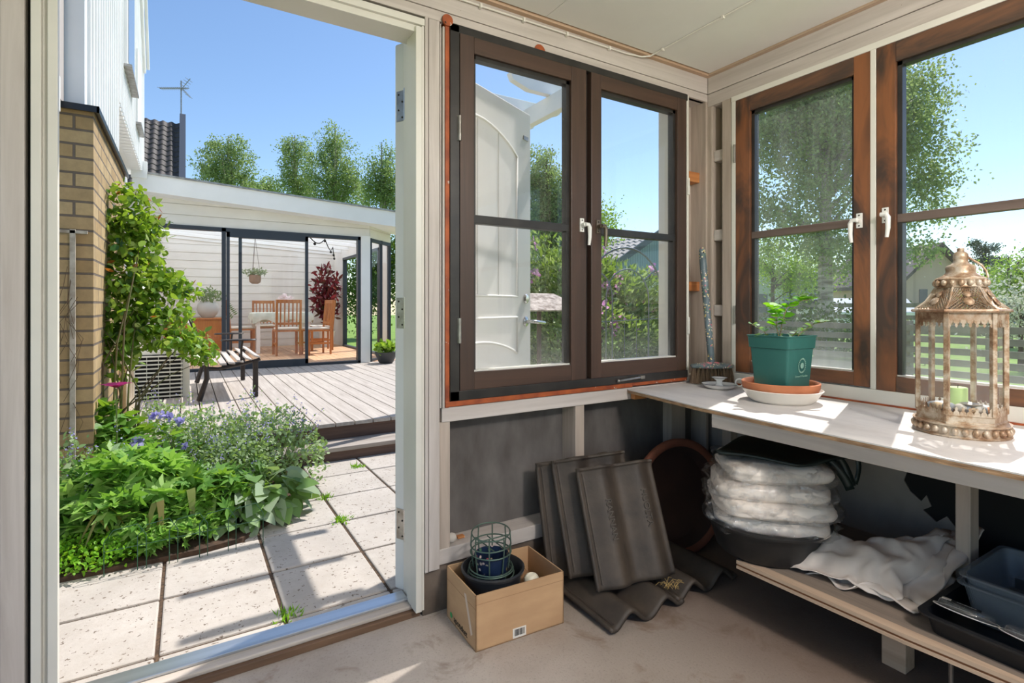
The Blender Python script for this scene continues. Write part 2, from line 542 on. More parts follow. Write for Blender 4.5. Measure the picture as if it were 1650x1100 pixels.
wb_ = T('wall_right', None, None, (0,0,0), kind='structure')
m = MB()
m.box(2.215, 2.25, -1.6, 1.75, 2.117, 2.2)
m.box(2.2145, 2.25, -1.6, 1.75, 2.052, 2.1135)
m.box(2.225, 2.33, -1.6, 1.86, 2.05, 2.26)
m.build('header_board', M_['white_y'], wb_, bevel=.002)
m = MB()
m.box(2.217, 2.29, 1.724, 1.765, .60, 2.06)
m.build('corner_post', M_['stud'], wb_, bevel=.008)
m = MB(); m.box(2.213, 2.29, 1.616, 1.664, .20, 2.055); m.build('stud', M_['stud'], wb_, bevel=.002)
MB().box(2.29, 2.305, 1.60, 1.862, .19, 2.2).build('bay_panel', M_['stud'], wb_)
m = MB()
for z in (1.775, 1.384, 1.014): m.box(2.225, 2.29, 1.664, 1.724, z, z+.055)
m.build('blocking', M_['white_y'], wb_, bevel=.006)
# lower part of the bench wall: pale board with a torn hole, black paper behind
Mx = Matrix(((0,0,1,0),(1,0,0,0),(0,1,0,0),(0,0,0,1)))     # polygon (y,z) extruded along x
edge = [(.915,.66),(.925,.60),(.905,.55),(.93,.50),(.91,.455),(.92,.42),(.90,.385),(.865,.36),(.85,.385),(.835,.35),(.86,.33),(.82,.30),(.79,.33),(.765,.30),(.73,.26),(.70,.20),(.70,.02)]
poly = [(1.86,.02),(1.86,.66)] + edge
MB().prism(poly, 2.262, 2.268, Mx).build('wall_panel', M_['panel_l'], wb_)
MB().box(2.27, 2.275, -1.6, 1.86, FZ, .70).build('tar_paper', M_['tar'], wb_)
m = MB(); m.box(2.20, 2.262, .28, .33, FZ, .63); m.box(2.20, 2.262, -.6, -.55, FZ, .63); m.build('lower_stud', M_['stud'], wb_)
MB().box(2.25, 2.32, -1.6, 1.80, FZ-.1, .05).build('plinth', M_['plinth'], wb_)
MB().box(2.33, 2.35, -1.6, 1.9, -.05, .68).build('outer_cladding', M_['casing'], wb_)
# sill plate under the windows of the bench wall
MB().box(2.205, 2.33, -1.6, 1.60, .700, .750).build('sill_board', M_['casing'], wb_, bevel=.002)
MB().box(2.198, 2.23, -1.6, 1.60, .694, .701).build('sill_batten', M_['rust'], wb_)

# ------------------------------------------------------------------ door frame and threshold
fr = T('trim_3', None, None, (0,0,0), kind='structure')
m = MB()
m.box(.678, .700, 1.742, 1.832, .0, 2.035)      # right jamb
m.box(.702, .711, 1.748, 1.84, .0, 2.06)
m.box(.690, .72, 1.77, 1.90, .0, 2.06)
m.box(-.296, -.276, 1.742, 1.764, .0, 2.035)     # left jamb
m.box(-.32, -.293, 1.764, 1.86, .0, 2.035)
m.box(-.328, -.308, 1.742, 1.86, .0, 2.06)
m.box(-.308, -.296, 1.757, 1.86, .0, 2.06)
m.box(-.328, .711, 1.742, 1.86, 2.042, 2.066)     # head
m.box(-.296, .70, 1.755, 1.86, 2.02, 2.045)
m.build('door_frame', M_['casing'], fr, bevel=.0015)
m = MB(); m.box(-.30, .705, 1.772, 1.86, FZ, -.008); m.build('threshold_base', M_['sillb'], fr, bevel=.002)
m = MB(); m.box(-.30, .690, 1.787, 1.86, -.008, .006); m.build('threshold_board', M_['sillw'], fr, bevel=.004)
m = MB(); m.box(-.30, .685, 1.822, 1.838, .006, .016); m.box(-.30, .685, 1.838, 1.90, -.02, .008); m.build('metal_strip', M_['alu'], fr, bevel=.002)

# ------------------------------------------------------------------ door leaf, standing open
LD = Vector((.896,.443,0)).normalized(); LN = Vector((LD.y,-LD.x,0))   # along the leaf, out of its visible face
P0 = Vector((.70,1.89,0)); LL = .915; TH = .062
ML = Matrix(((LD.x, LN.x, 0, P0.x), (LD.y, LN.y, 0, P0.y), (0,0,1,0), (0,0,0,1)))  # leaf space: x along, y out of face, z up
door = T('door_1', None, None, (P0.x, P0.y, 0), kind='structure')
M_['doorw'] = simple('white_door_paint', (232,230,226), .4, c2=(224,221,216), ns=2)
m = MB(); m.box(0, LL, -TH, 0, .0, 2.05, ML)
m.build('door_leaf', M_['doorw'], door, bevel=.006)
def lp(x, z, y=.001): return ML @ Vector((x, y, z))
m = MB()
def arch(x0, x1, zs, zp, n=14):
    return [(x0+(x1-x0)*i/n, zs+(zp-zs)*math.sin(math.pi*i/n)**.8) for i in range(n+1)]
for (x0, x1, z0, zs, zp) in ((.13,.78,1.11,1.80,1.905), (.13,.78,.10,.70,.77)):
    pts = [lp(x0,z0), lp(x0,zs)] + [lp(a,b) for a,b in arch(x0,x1,zs,zp)] + [lp(x1,zs), lp(x1,z0)]
    m.tube(pts, .006, 6, closed=True)
    m.tube([lp(x0+.0,z0), lp(x1,z0)], .006, 6)
pts = [lp(.13,1.008), lp(.78,1.008), lp(.78,.83)] + [lp(a,b) for a,b in reversed(arch(.13,.78,.83,.90))]
m.tube(pts, .006, 6, closed=True)
m.build('panel_moulding', M_['doorw'], door, smooth=True, angle=180)
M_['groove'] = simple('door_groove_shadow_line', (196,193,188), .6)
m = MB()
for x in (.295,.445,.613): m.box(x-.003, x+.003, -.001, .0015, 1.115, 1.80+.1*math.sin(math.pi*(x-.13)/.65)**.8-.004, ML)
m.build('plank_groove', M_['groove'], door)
# handle and lock
m = MB()
RX = Matrix.Translation(ML @ Vector((.862,0,.985))) @ ML.to_3x3().to_4x4() @ Matrix.Rotation(rad(-90),4,'X')
m.lathe([(.026,0),(.026,.004),(.02,.009),(.012,.012)], (0,0,0), 20, RX)
h0 = ML @ Vector((.862,.01,.985)); 
m.tube([ML@Vector((.862,.008,.985)), ML@Vector((.862,.045,.985)), ML@Vector((.872,.055,.984)), ML@Vector((.90,.057,.981)), ML@Vector((.965,.055,.976))], [.009,.009,.009,.009,.0085], 10)
m.build('door_handle', M_['chrome'], door, smooth=True)
m = MB()
RX2 = Matrix.Translation(ML @ Vector((.862,0,1.10))) @ ML.to_3x3().to_4x4() @ Matrix.Rotation(rad(-90),4,'X')
m.lathe([(.024,0),(.024,.006),(.017,.013),(.006,.014)], (0,0,0), 20, RX2, 1, 1)
m.build('door_lock', M_['chrome'], door, smooth=True)
m = MB(); m.box(.84,.885,0,.004,1.905,1.925,ML); m.build('brand_plate', M_['metal'], door)
for z in (1.755, .98, .19):
    m = MB()
    m.box(-.0015, .0, -.052, -.012, z, z+.115, ML)
    m.build('door_hinge', M_['metal'], door, bevel=.001)
    hg = m
    m = MB(); m.tube([ML@Vector((-.004,-.004,z)), ML@Vector((-.004,-.004,z+.118))], .0065, 10)
    m.box(-.006,.0, -.012, .004, z, z+.118, ML)
    m.build('hinge_barrel', M_['chrome'], door, smooth=True)
    m = MB()
    for k in range(4):
        q = ML @ Vector((-.002, -.022-.018*(k % 2), z+.014+.029*k))
        m.sphere(q, .0035, 8, 6)
    m.build('hinge_screw', M_['nail'], door, smooth=True)

# ------------------------------------------------------------------ windows
def lever(parent, x, y, z, ax, flip, mat, ln=.085, name='window_handle'):
    """rosette and lever, ax = outward normal, lever hanging down"""
    n = Vector(ax); s = Vector((0,0,1)).cross(n)*flip
    m = MB()
    c = Vector((x,y,z))
    Mr = Matrix(((s.x, 0, n.x, c.x),(s.y, 0, n.y, c.y),(0,1,0,c.z),(0,0,0,1)))
    m.box(-.010,.010,-.028,.028,0,.006, Mr)
    m.tube([c+n*.004, c+n*.028], .009, 12)
    top = c+n*.030
    m.tube([top - s*.004 , top + s*.014, top+s*.020 + Vector((0,0,-.012)), top+s*.020+Vector((0,0,-ln*.6)), top+s*.016+Vector((0,0,-ln))], [.0085,.0085,.009,.008,.006], 10)
    m.build(name, mat, parent, smooth=True)
    m = MB()
    for k in (-1,1): m.sphere(c+n*.006+Vector((0,0,k*.02)), .003, 8, 6)
    m.build('screw', M_['nail'], parent, smooth=True)

def casement(parent, mats, a0, a1, z0, z1, g0, g1, gz0, gz1, mz, F, glass, y0=0.0, depth=.045, gy=.030, stepped=True):
    """F maps (along, depth, z) to world"""
    mv, mh, mu = mats
    m = MB()
    def bx(u0,u1,d0,d1,w0,w1):
        p = [F(u,d,w) for w in (w0,w1) for (u,d) in ((u0,d0),(u1,d0),(u1,d1),(u0,d1))]
        m._add(p, [(0,3,2,1),(4,5,6,7),(0,1,5,4),(1,2,6,5),(2,3,7,6),(3,0,4,7)])
    bx(a0, g0, y0, y0+depth, z0, z1); bx(g1, a1, y0, y0+depth, z0, z1)
    m.build('casement_stile', mv, parent, bevel=.002)
    m = MB()
    bx(g0, g1, y0+.001, y0+depth, z0, gz0); bx(g0, g1, y0+.001, y0+depth, gz1, z1)
    m.build('casement_rail', mh, parent, bevel=.002)
    m = MB()
    bx(g0, g0+.012, y0+.014, y0+depth, gz0, gz1); bx(g1-.016, g1, y0+.014, y0+depth, gz0, gz1)
    bx(g0, g1, y0+.014, y0+depth, gz1-.014, gz1)
    m.build('glazing_rebate', M_['black'], parent)
    m = MB(); bx(g0, g1, y0+.012, y0+depth-.004, gz0-.001, gz0+.006); m.build('glazing_putty', M_['casing'], parent)
    m = MB(); bx(g0, g1, y0+.012, y0+depth, mz-.0155, mz+.0155); m.build('muntin', mu, parent, bevel=.002)
    m = MB(); p = [F(u,y0+gy,w) for (u,w) in ((g0,gz0),(g1,gz0),(g1,gz1),(g0,gz1))]; m._add(p, [(0,1,2,3)])
    # pane mesh centred on its own origin so the dust follows the pane
    c = F((g0+g1)/2, y0+gy, (gz0+gz1)/2)
    me = m.build('glass_pane', glass, parent)
    for vtx in me.data.vertices: vtx.co -= Vector(c)-Vector(parent['_o'])
    me.location = Vector(c)-Vector(parent['_o'])

FA = lambda u,d,z: (u, WA-.012+d, z)
w1 = T('window_1', None, None, (1.45,WA,.72), kind='structure')
m = MB()
m.box(.806,.843,1.738,1.83,.722,2.078); m.box(.806,2.056,1.738,1.83,.722,.757); m.box(.806,2.056,1.738,1.83,2.050,2.080)
m.box(2.045,2.056,1.745,1.83,.722,2.078); m.box(1.431,1.458,1.765,1.83,.75,2.06)
m.build('window_frame', M_['black'], w1, bevel=.002)
m = MB()
m.box(.789,.806,1.743,1.80,.700,2.085); m.box(.789,1.70,1.742,1.80,.702,.722); m.box(1.70,2.056,1.742,1.80,.706,.722)
RX = Matrix.Rotation(rad(90),4,'X')
m.lathe([(.021,0),(.021,.008)], (.796,1.744,2.084), 16, RX)
m.lathe([(.026,0),(.026,.004)], (1.20,1.748,2.078), 16, RX)
m.build('sealant_edge', M_['rust'], w1, bevel=.002)
MB().box(2.057,2.072,1.745,1.80,.70,2.078).build('side_casing', M_['casing'], w1, bevel=.001)
bw = (M_['brown_z'], M_['brown_x'], M_['black'])
casement(w1, bw, .845, 1.431, .757, 2.052, .903, 1.352, .822, 1.992, 1.386, FA, M_['gl_a'])
casement(w1, bw, 1.458, 2.045, .757, 2.052, 1.513, 1.985, .822, 1.992, 1.386, FA, M_['gl_a'])
lever(w1, 1.404, WA-.012, 1.400, (0,-1,0), 1, M_['enamelw'])
lever(w1, 1.492, WA-.012, 1.400, (0,-1,0), 1, simple('bronze_lever', (120,108,94), .35, .6), name='window_handle')
for z in (1.66, .93):
    m = MB(); m.tube([(.8405,1.732,z),(.8405,1.732,z+.09)], .0065, 10); m.box(.833,.8405,1.736,1.739,z,z+.09); m.build('window_hinge', M_['metal'], w1, smooth=True)
for z in (1.60, .93):
    m = MB(); m.tube([(2.066,1.742,z),(2.066,1.742,z+.08)], .006, 10); m.build('window_hinge', M_['casing'], w1, smooth=True)
m = MB(); m.tube([(1.60,1.728,.738),(1.74,1.728,.745)], .005, 8); m.sphere((1.60,1.726,.738), .009, 10, 8); m.box(1.73,1.755,1.722,1.738,.738,.752); m.build('window_stay', M_['metal'], w1, smooth=True)
m = MB(); m.box(.80,2.08,1.83,1.92,.66,.70); m.box(2.062,2.10,1.86,1.93,.66,2.12); m.box(.80,2.1,1.84,1.93,2.06,2.14); m.box(.795,.86,1.84,1.93,.66,2.12)
m.build('outer_casing', M_['casing'], w1, bevel=.002)

def FB(u,d,z): return (WB-.004+d, u, z)
w2 = T('window_2', None, None, (WB,1.3,.75), kind='structure')
MB().box(2.211,2.30,1.590,1.612,.75,2.055).box(2.211,2.30,.990,1.010,.75,2.034).box(2.209,2.30,.40,1.612,2.031,2.056).build('side_casing', M_['casing'], w2, bevel=.002)
bo = (M_['orange_z'], M_['orange_y'], wood('greyed_muntin', (112,96,88), (88,72,64), 'y', .6, 5, .2))
casement(w2, bo, 1.010, 1.589, .755, 2.031, 1.069, 1.515, .808, 1.962, 1.389, lambda u,d,z: FB(u,d,z), M_['gl_b'], y0=0.0)
lever(w2, WB-.004, 1.046, 1.392, (-1,0,0), -1, M_['enamelw'])
for z in (1.74, .98):
    m = MB(); m.tube([(2.206,1.592,z),(2.206,1.592,z+.085)], .005, 8); m.build('window_hinge', M_['metal'], w2, smooth=True)
w3 = T('window_3', None, None, (WB,.7,.75), kind='structure')
casement(w3, bo, .40, .989, .749, 2.031, .46, .925, .806, 1.958, 1.385, FB, M_['gl_c'])
lever(w3, WB-.004, .957, 1.400, (-1,0,0), 1, M_['enamelw'])
n_w = 4
for y0 in (-.21, -.82, -1.43):
    wx = T('window_%d' % n_w, None, None, (WB,y0+.3,.75), kind='structure'); n_w += 1
    casement(wx, bo, y0, y0+.588, .749, 2.031, y0+.06, y0+.525, .806, 1.958, 1.385, FB, M_['gl_c'])
    MB().box(2.209,2.30,y0+.588,y0+.610,.75,2.056).box(2.209,2.30,y0,y0+.6,2.031,2.056).build('side_casing', M_['casing'], wx, bevel=.002)
# nail sticking out beside the window, and cable along the ceiling
MB().tube([(.788,1.74,2.078),(.772,1.70,2.05)], .002, 6).build('nail', M_['nail'], loc=(.788,1.745,2.06), label='bent grey nail sticking out at the upper left corner of the double window', cat='nail')
cb = T('ceiling_cable', 'white cable clipped along the top of the wall, then across the ceiling', 'cable', (1.5,1.7,2.19))
m = MB()
pts = [(.10,1.742,2.172),(.50,1.742,2.173),(.90,1.742,2.176),(1.30,1.742,2.178),(1.66,1.742,2.180),(1.75,1.738,2.186),(1.79,1.722,2.193),(1.80,1.69,2.200),(1.80,1.55,2.201),(1.80,1.2,2.201),(1.80,.6,2.201),(1.80,-.5,2.201)]
m.tube(pts, .0035, 8); m.build('cable', M_['cable'], cb, smooth=True)
for p in ((.93,1.742,2.176),(1.12,1.742,2.177),(1.33,1.742,2.178),(1.56,1.742,2.179)):
    MB().box(p[0]-.005,p[0]+.005,1.733,1.748,p[2]-.01,p[2]+.006).build('cable_clip', M_['cable'], cb, bevel=.001)
for y in (1.66,1.35,1.12,.8):
    MB().box(1.794,1.806,y-.006,y+.006,2.193,2.205).build('cable_clip', M_['cable'], cb, bevel=.001)
# ------------------------------------------------------------------ foliage helpers
DIAM = [(0,0,0),(.45,.5,.12),(1,0,0),(.45,-.5,.12)]
OVAL = [(0,0,0),(.15,.28,.06),(.4,.5,.1),(.72,.36,.06),(1,0,-.08),(.72,-.36,.06),(.4,-.5,.1),(.15,-.28,.06)]
HEART = [(0,0,0),(-.14,.26,.02),(.05,.5,.08),(.4,.5,.1),(.75,.26,.02),(1,0,-.12),(.75,-.26,.02),(.4,-.5,.1),(.05,-.5,.08),(-.14,-.26,.02)]
STRAP = [(0,0,0),(.1,.5,.3),(.6,.5,.2),(1,0,0),(.6,-.5,.2),(.1,-.5,.3)]
def unit(a):
    return a / np.maximum(np.linalg.norm(a, axis=1, keepdims=True), 1e-9)
def cards(mb, P, U, N, l, w, shape=DIAM):
    P = np.asarray(P, float); n = len(P)
    if n == 0: return
    U = unit(np.asarray(U, float)); V = unit(np.cross(np.asarray(N, float), U)); W = np.cross(U, V)
    l = np.broadcast_to(l, (n,))[:,None]; w = np.broadcast_to(w, (n,))[:,None]
    out = np.empty((n, len(shape), 3))
    for k, (s, t, h) in enumerate(shape):
        out[:,k] = P + U*(s*l) + V*(t*w) + W*(h*w)
    mb.npquads(out.reshape(-1,3), len(shape))
def rnd(n, rng=NR):
    return unit(rng.normal(size=(n,3)))
def inball(n, shell=0.5, rng=NR):
    return rnd(n)*(rng.uniform(0,1,(n,1))**shell)

def tree(name, label, x, y, blobs, trunk_h, n, ls, mat, bark, trunk_r=.15, droop=0.0, sig=.25, cat='tree', group=None, z0=-.05, nb=14, lean=(0,0), per=40):
    root = T(name, label, cat, (x,y,z0), group)
    tot = sum(b[5]*b[4]*b[3] for b in blobs)
    P = []; cen = []
    for (dx,dy,z,rx,ry,rz) in blobs:
        k = max(2, int(n/per*(rx*ry*rz)/tot))
        C = inball(k, .45)*NR.uniform(.72,1.2,(k,1))*np.array([rx,ry,rz]) + np.array([x+dx,y+dy,z])
        cen.append(C)
        q = NR.normal(size=(k,per,3))*sig
        if droop: 
            q[:,:,0:2] *= .45
            q[:,:,2] = -NR.uniform(0,1,(k,per))*droop + NR.normal(size=(k,per))*.05
            q[:,:,0:2] += NR.normal(size=(k,per,2))*.06
        P.append((C[:,None,:]+q).reshape(-1,3))
    P = np.concatenate(P); cen = np.concatenate(cen)
    m = MB(); U = rnd(len(P)); U[:,2] -= .5
    cards(m, P, U, rnd(len(P)), NR.uniform(.7,1.3,len(P))*ls, NR.uniform(.7,1.2,len(P))*ls*.7)
    m.build('crown', mat, root)
    m = MB(); tx, ty = lean
    pts = [(x+tx*t, y+ty*t, z0+trunk_h*t) for t in (0,.25,.5,.75,1)]
    m.tube(pts, [trunk_r, trunk_r*.8, trunk_r*.6, trunk_r*.4, trunk_r*.12], 8)
    m.build('trunk', bark, root, smooth=True)
    m = MB()
    idx = NR.choice(len(cen), min(nb, len(cen)), replace=False)
    for i in idx:
        c = Vector(cen[i]); t = min(.95, max(.15, (c.z-z0)/trunk_h*.75)); b = Vector((x+tx*t, y+ty*t, z0+trunk_h*t))
        mid = b.lerp(c, .5) + Vector((0,0,.12*(c-b).length))
        m.tube([b, mid, c], [trunk_r*.28, trunk_r*.16, trunk_r*.05], 5)
    if m.v: m.build('branch', bark, root, smooth=True)
    return root

L_birch = leafmat('birch_leaves', [(104,126,76),(134,156,96),(160,178,118),(116,140,90)], .45, tc=(176,200,110))
L_lime = leafmat('light_green_leaves', [(112,150,48),(140,172,66),(160,186,84)], .45)
L_dark = leafmat('dense_green_leaves', [(40,66,30),(60,88,40),(82,108,50)], .3)
L_pine = leafmat('pine_needles', [(52,74,48),(70,92,60)], .2, tc=(90,110,60))
L_rhodo = leafmat('rhododendron_leaves', [(72,98,52),(106,130,70),(146,164,100),(206,212,168)], .38, rough=.3)
B_birch = simple('birch_bark', (206,200,190), .8, c2=(120,112,104), scale=(1,1,6), ns=3)
B_dark = simple('brown_bark', (92,76,62), .9, c2=(64,52,42), ns=9)
M_['stem'] = simple('green_stem', (104,124,56), .6, c2=(84,98,46), ns=9)
M_['stem_b'] = simple('brown_stem', (104,76,52), .7, c2=(76,60,38), ns=9)

# ------------------------------------------------------------------ ground
GZ = -.045
m = MB(); m.box(-30, 60, 2.0, 60, GZ-.3, GZ); m.box(2.36, 60, -30, 2.0, GZ-.3, GZ); m.box(-30,-4,-30,2.0,GZ-.3,GZ); m.box(-4,2.36,-30,-6,GZ-.3,GZ)
m.build('ground', M_['lawn'], kind='structure')
MB().box(-4,2.36,-6,-1.6,GZ-.3,GZ+.01).box(-4,-1.4,-1.6,1.9,GZ-.3,GZ+.01).build('bounce_paving', M_['paver'], kind='structure')  # unseen ground behind the camera, made pale and neutral for its bounce light
m = MB()
JX = [-.078-.372*4 + .372*k for k in range(9)]
JY = [1.905] + [1.9825+.3775*k for k in range(6)]
for i in range(8):
    for j in range(6):
        m.box(JX[i]+.006, JX[i+1]-.006, JY[j]+.006, JY[j+1]-.006, -.08, -.021 + R.uniform(-.0015,.0015))
for i in range(3):
    for j in range(6):
        m.box(1.50+.372*i, 1.50+.372*(i+1)-.01, JY[j]+.006+.3775*.0, JY[j+1]-.006, -.08, -.022)
pv = m.build('paving', M_['paver'], kind='structure', bevel=.006)
MB().box(-1.8, 2.9, 1.90, 3.9, -.1, -.0285).build('paving_bed', M_['joint'], kind='structure')

# ------------------------------------------------------------------ deck and step
dk = T('deck', None, None, (2,6,.2), kind='structure')
m = MB()
x = -.60
while x < 5.5:
    m.box(x+.004, x+.136, 4.02, 8.1 if x < 2.3 else 9.6, .172, .20); x += .14
m.build('deck_boards', M_['deck'], dk, bevel=.003)
MB().box(-.40, 5.5, 4.05, 4.09, -.03, .168).box(-.40,5.5,4.09,9.6,.05,.15).build('deck_fascia', M_['deck_e'], dk)
st = T('deck_step', 'low weathered wooden step along the front of the terrace deck', 'step', (2,3.93,-.04))
MB().box(.50, 3.6, 3.80, 3.93, .045, .075).box(.50,3.6,3.934,4.045,.045,.075).build('tread', M_['deck_x'], st, bevel=.004)
MB().box(.52, 3.6, 3.82, 3.85, -.04, .045).build('riser', M_['deck_e'], st)

# ------------------------------------------------------------------ main house
def brickmat(name, ax):
    t = NT(name); tc = t.n('ShaderNodeTexCoord'); sp = t.n('ShaderNodeSeparateXYZ'); cb = t.n('ShaderNodeCombineXYZ')
    t.l(tc.outputs['Object'], sp.inputs[0]); t.l(sp.outputs[ax], cb.inputs[0]); t.l(sp.outputs[2], cb.inputs[1])
    b = t.n('ShaderNodeTexBrick'); t.l(cb.outputs[0], b.inputs['Vector'])
    b.inputs['Scale'].default_value = 1.0; b.inputs['Brick Width'].default_value = .25; b.inputs['Row Height'].default_value = .0755
    b.inputs['Mortar Size'].default_value = .0065; b.inputs['Mortar Smooth'].default_value = .2
    b.inputs['Color1'].default_value = lin((196,168,126)); b.inputs['Color2'].default_value = lin((172,142,100)); b.inputs['Mortar'].default_value = lin((118,104,92))
    n = t.noise(t.coord((1,1,1)), 14, 5, .7); f = t.ramp(n, [(.3, blk(.75)), (.7, blk(1.05))])
    col = t.mix(1.0, b.outputs[0], f, 'MULTIPLY')
    inv = t.n('ShaderNodeMath', operation='SUBTRACT'); inv.inputs[0].default_value = 1; t.l(b.outputs[1], inv.inputs[1])
    t.bsdf(col, .9, 0, t.bump(inv.outputs[0], .9, .006)); return t.m
M_['clad'] = simple('white_cladding_paint', (248,247,244), .6, c2=(241,240,236), ns=2)
M_['tile'] = simple('dark_roof_tile', (88,80,76), .7, c2=(66,60,57), ns=8)
hs = T('main_house', 'white clad house on a yellow brick ground floor, left of the doorway', 'house', (-1.5,6,-.05))
MB().box(-3, -.42, 3.57, 3.60, -.05, 2.10).build('brick_front', brickmat('yellow_brick_front', 0), hs)
MB().box(-.45, -.4195, 3.5705, 5.25, -.05, 2.10).box(-3,-.42,5.24,5.25,-.05,2.10).build('brick_side', brickmat('yellow_brick_side', 1), hs)
m = MB(); m.box(-3, -.395, 3.545, 5.27, 2.10, 2.115); m.box(-.402, -.392, 3.54, 5.27, 2.085, 2.118); m.box(-3,-.392,3.54,3.55,2.085,2.118)
m.build('metal_cap', simple('black_metal_flashing', (48,50,54), .4, .3), hs)
m = MB(); y = 3.62
while y < 8.05:
    zb = 2.118 if y < 5.15 else 2.68
    m.box(-.56, -.462, y, y+.10, zb, 5.6); m.box(-.56, -.447, y+.088, y+.118, zb, 5.6); y += .118
m.box(-.64, -.62, 5.27, 8.1, .0, 2.68)
m.build('wall_cladding', M_['clad'], hs, bevel=.002)
MB().box(-3, -.5, 3.70, 5.2, 2.118, 5.6).box(-3,-.5,5.2,8.1,2.69,5.6).box(-3,-.64,5.27,8.1,-.05,2.69).build('wall_core', M_['clad'], hs)
wf = MB().box(-.45,-.425,5.55,6.30,3.10,4.9).build('window_surround', M_['clad'], hs, bevel=.003)
MB().box(-.4245,-.420,5.62,6.23,3.16,4.9).build('window_pane', simple('grey_window_pane', (150,160,170), .1, spec=.8), hs)  # pane in one even blue-grey
MB().box(-.45,-.39,5.52,6.33,3.085,3.105).build('window_sill', M_['metal'], hs)
MB().box(-.45,-.43,6.8,7.30,2.98,3.76).build('window_surround', M_['clad'], hs, bevel=.003)
MB().box(-.45,-.40,6.78,7.32,2.965,2.985).build('window_sill', M_['metal'], hs)
m = MB(); m.bar((-.44,7.2,4.9),(-.44,7.95,3.95),.04,.16); m.bar((-.40,7.25,5.0),(-.40,8.0,4.0),.03,.05); m.build('bargeboard', M_['clad'], hs)
m = MB()
for k in range(4):
    zz = 2.62 - .145*k
    m.prism([(-.80+.02*k,3.40),(-.60+.022*k,3.40),(-.60+.022*k,3.425),(-.80+.02*k,3.425)], zz-.155, zz+.02, Matrix.Translation((0,.012*(k%2),0)))
m.build('scalloped_board', M_['clad'], hs, bevel=.002)
MB().box(-3,-.545,3.43,3.6,2.118,3.1).build('dormer_side', M_['white_z'], hs)
tr = T('wall_trellis', 'flaking white wooden trellis post on the yellow brick', 'trellis', (-.5,3.55,.0))
MB().box(-.512,-.490,3.53,3.552,-.02,1.46).box(-.58,-.44,3.53,3.545,1.44,1.455).build('trellis_post', simple('flaking_white_wood', (200,190,176), .7, c2=(150,136,120), ns=16, bump=.3), tr)
m = MB()
for k in range(16):
    z = R.uniform(.5,1.3); a = R.uniform(0,6.28)
    m.tube([(-.50+R.uniform(-.03,.03),3.52,z),(-.50+R.uniform(-.06,.06),3.50,z-.1),(-.52+R.uniform(-.07,.04),3.51,z-.22)], .0015, 4)
m.build('dry_twigs', M_['stem_b'], tr)

# ------------------------------------------------------------------ garden room across the deck
gr = T('garden_room', 'white garden room with dark framed sliding glass doors beyond the deck', 'garden room', (1.5,10,.2))
dark = simple('anthracite_aluminium', (58,64,72), .45, .2)
M_['lap'] = simple('white_lap_siding', (240,236,228), .6, c2=(232,227,218), ns=2)
def siding(m, p0, p1, z0, z1, step=.14, th=.02):
    """horizontal boards between two plan points"""
    a = Vector((p0[0],p0[1],0)); b = Vector((p1[0],p1[1],0)); d = (b-a).normalized(); n = Vector((d.y,-d.x,0))
    z = z0
    while z < z1-.001:
        t = min(z1, z+step-.006)
        vs = [a+n*th+Vector((0,0,z)), b+n*th+Vector((0,0,z)), b+n*(th*.55)+Vector((0,0,t)), a+n*(th*.55)+Vector((0,0,t)),
              a+Vector((0,0,z)), b+Vector((0,0,z)), b+Vector((0,0,t)), a+Vector((0,0,t))]
        m._add(vs, [(0,1,2,3),(5,4,7,6),(4,5,1,0),(3,2,6,7),(4,0,3,7),(1,5,6,2)])
        z += step
m = MB(); siding(m, (-.62,8.1), (2.395,8.1), 2.10, 2.52, .14, .02); siding(m, (2.395,8.1), (2.88,8.585), 2.10, 2.5, .14, .02)
m.box(-.62,2.38,8.1,8.2,2.08,2.5)
m.build('wall_siding', M_['lap'], gr)
m = MB()
# sloping fascia and roof
fy = 7.80
poly = [(-.55,2.455),(3.3,2.225),(3.3,2.45),(-.55,2.672)]
My = Matrix(((1,0,0,0),(0,0,1,0),(0,1,0,0),(0,0,0,1)))
m.prism(poly, fy, fy+.03, My)
m.build('fascia', M_['clad'], gr)
m = MB()

def rooflight():
    t = NT('translucent_roof_sheet'); a = t.n('ShaderNodeBsdfTranslucent'); a.inputs[0].default_value = (.95,.95,.93,1)
    b = t.n('ShaderNodeBsdfTransparent'); mx = t.n('ShaderNodeMixShader'); mx.inputs[0].default_value = .25
    t.l(a.outputs[0], mx.inputs[1]); t.l(b.outputs[0], mx.inputs[2]); t.l(mx.outputs[0], t.out.inputs[0]); return t.m
m = MB(); m._add([(-.4,8.6,2.46),(2.85,8.6,2.27),(2.85,12.3,2.27),(-.4,12.3,2.46)],[(0,1,2,3)]); m.build('roof_sheet', rooflight(), gr)
m = MB()
for y in np.arange(8.6,12.4,.61): m._add([(-.4,y,2.39),(2.9,y,2.19),(2.9,y+.05,2.19),(-.4,y+.05,2.39),(-.4,y,2.45),(2.9,y,2.26),(2.9,y+.05,2.26),(-.4,y+.05,2.45)],
       [(0,3,2,1),(4,5,6,7),(0,1,5,4),(1,2,6,5),(2,3,7,6),(3,0,4,7)])
m.build('rafter', M_['clad'], gr)
m = MB()
for (ya,yb) in ((7.8,8.62),(12.2,12.6)):
    m._add([(-.55,ya+.03,2.46),(3.3,ya+.03,2.23),(3.3,yb,2.23),(-.55,yb,2.46),(-.55,ya+.03,2.50),(3.3,ya+.03,2.27),(3.3,yb,2.27),(-.55,yb,2.50)],
       [(0,3,2,1),(4,5,6,7),(0,1,5,4),(1,2,6,5),(2,3,7,6),(3,0,4,7)])
m.build('roof', M_['clad'], gr)
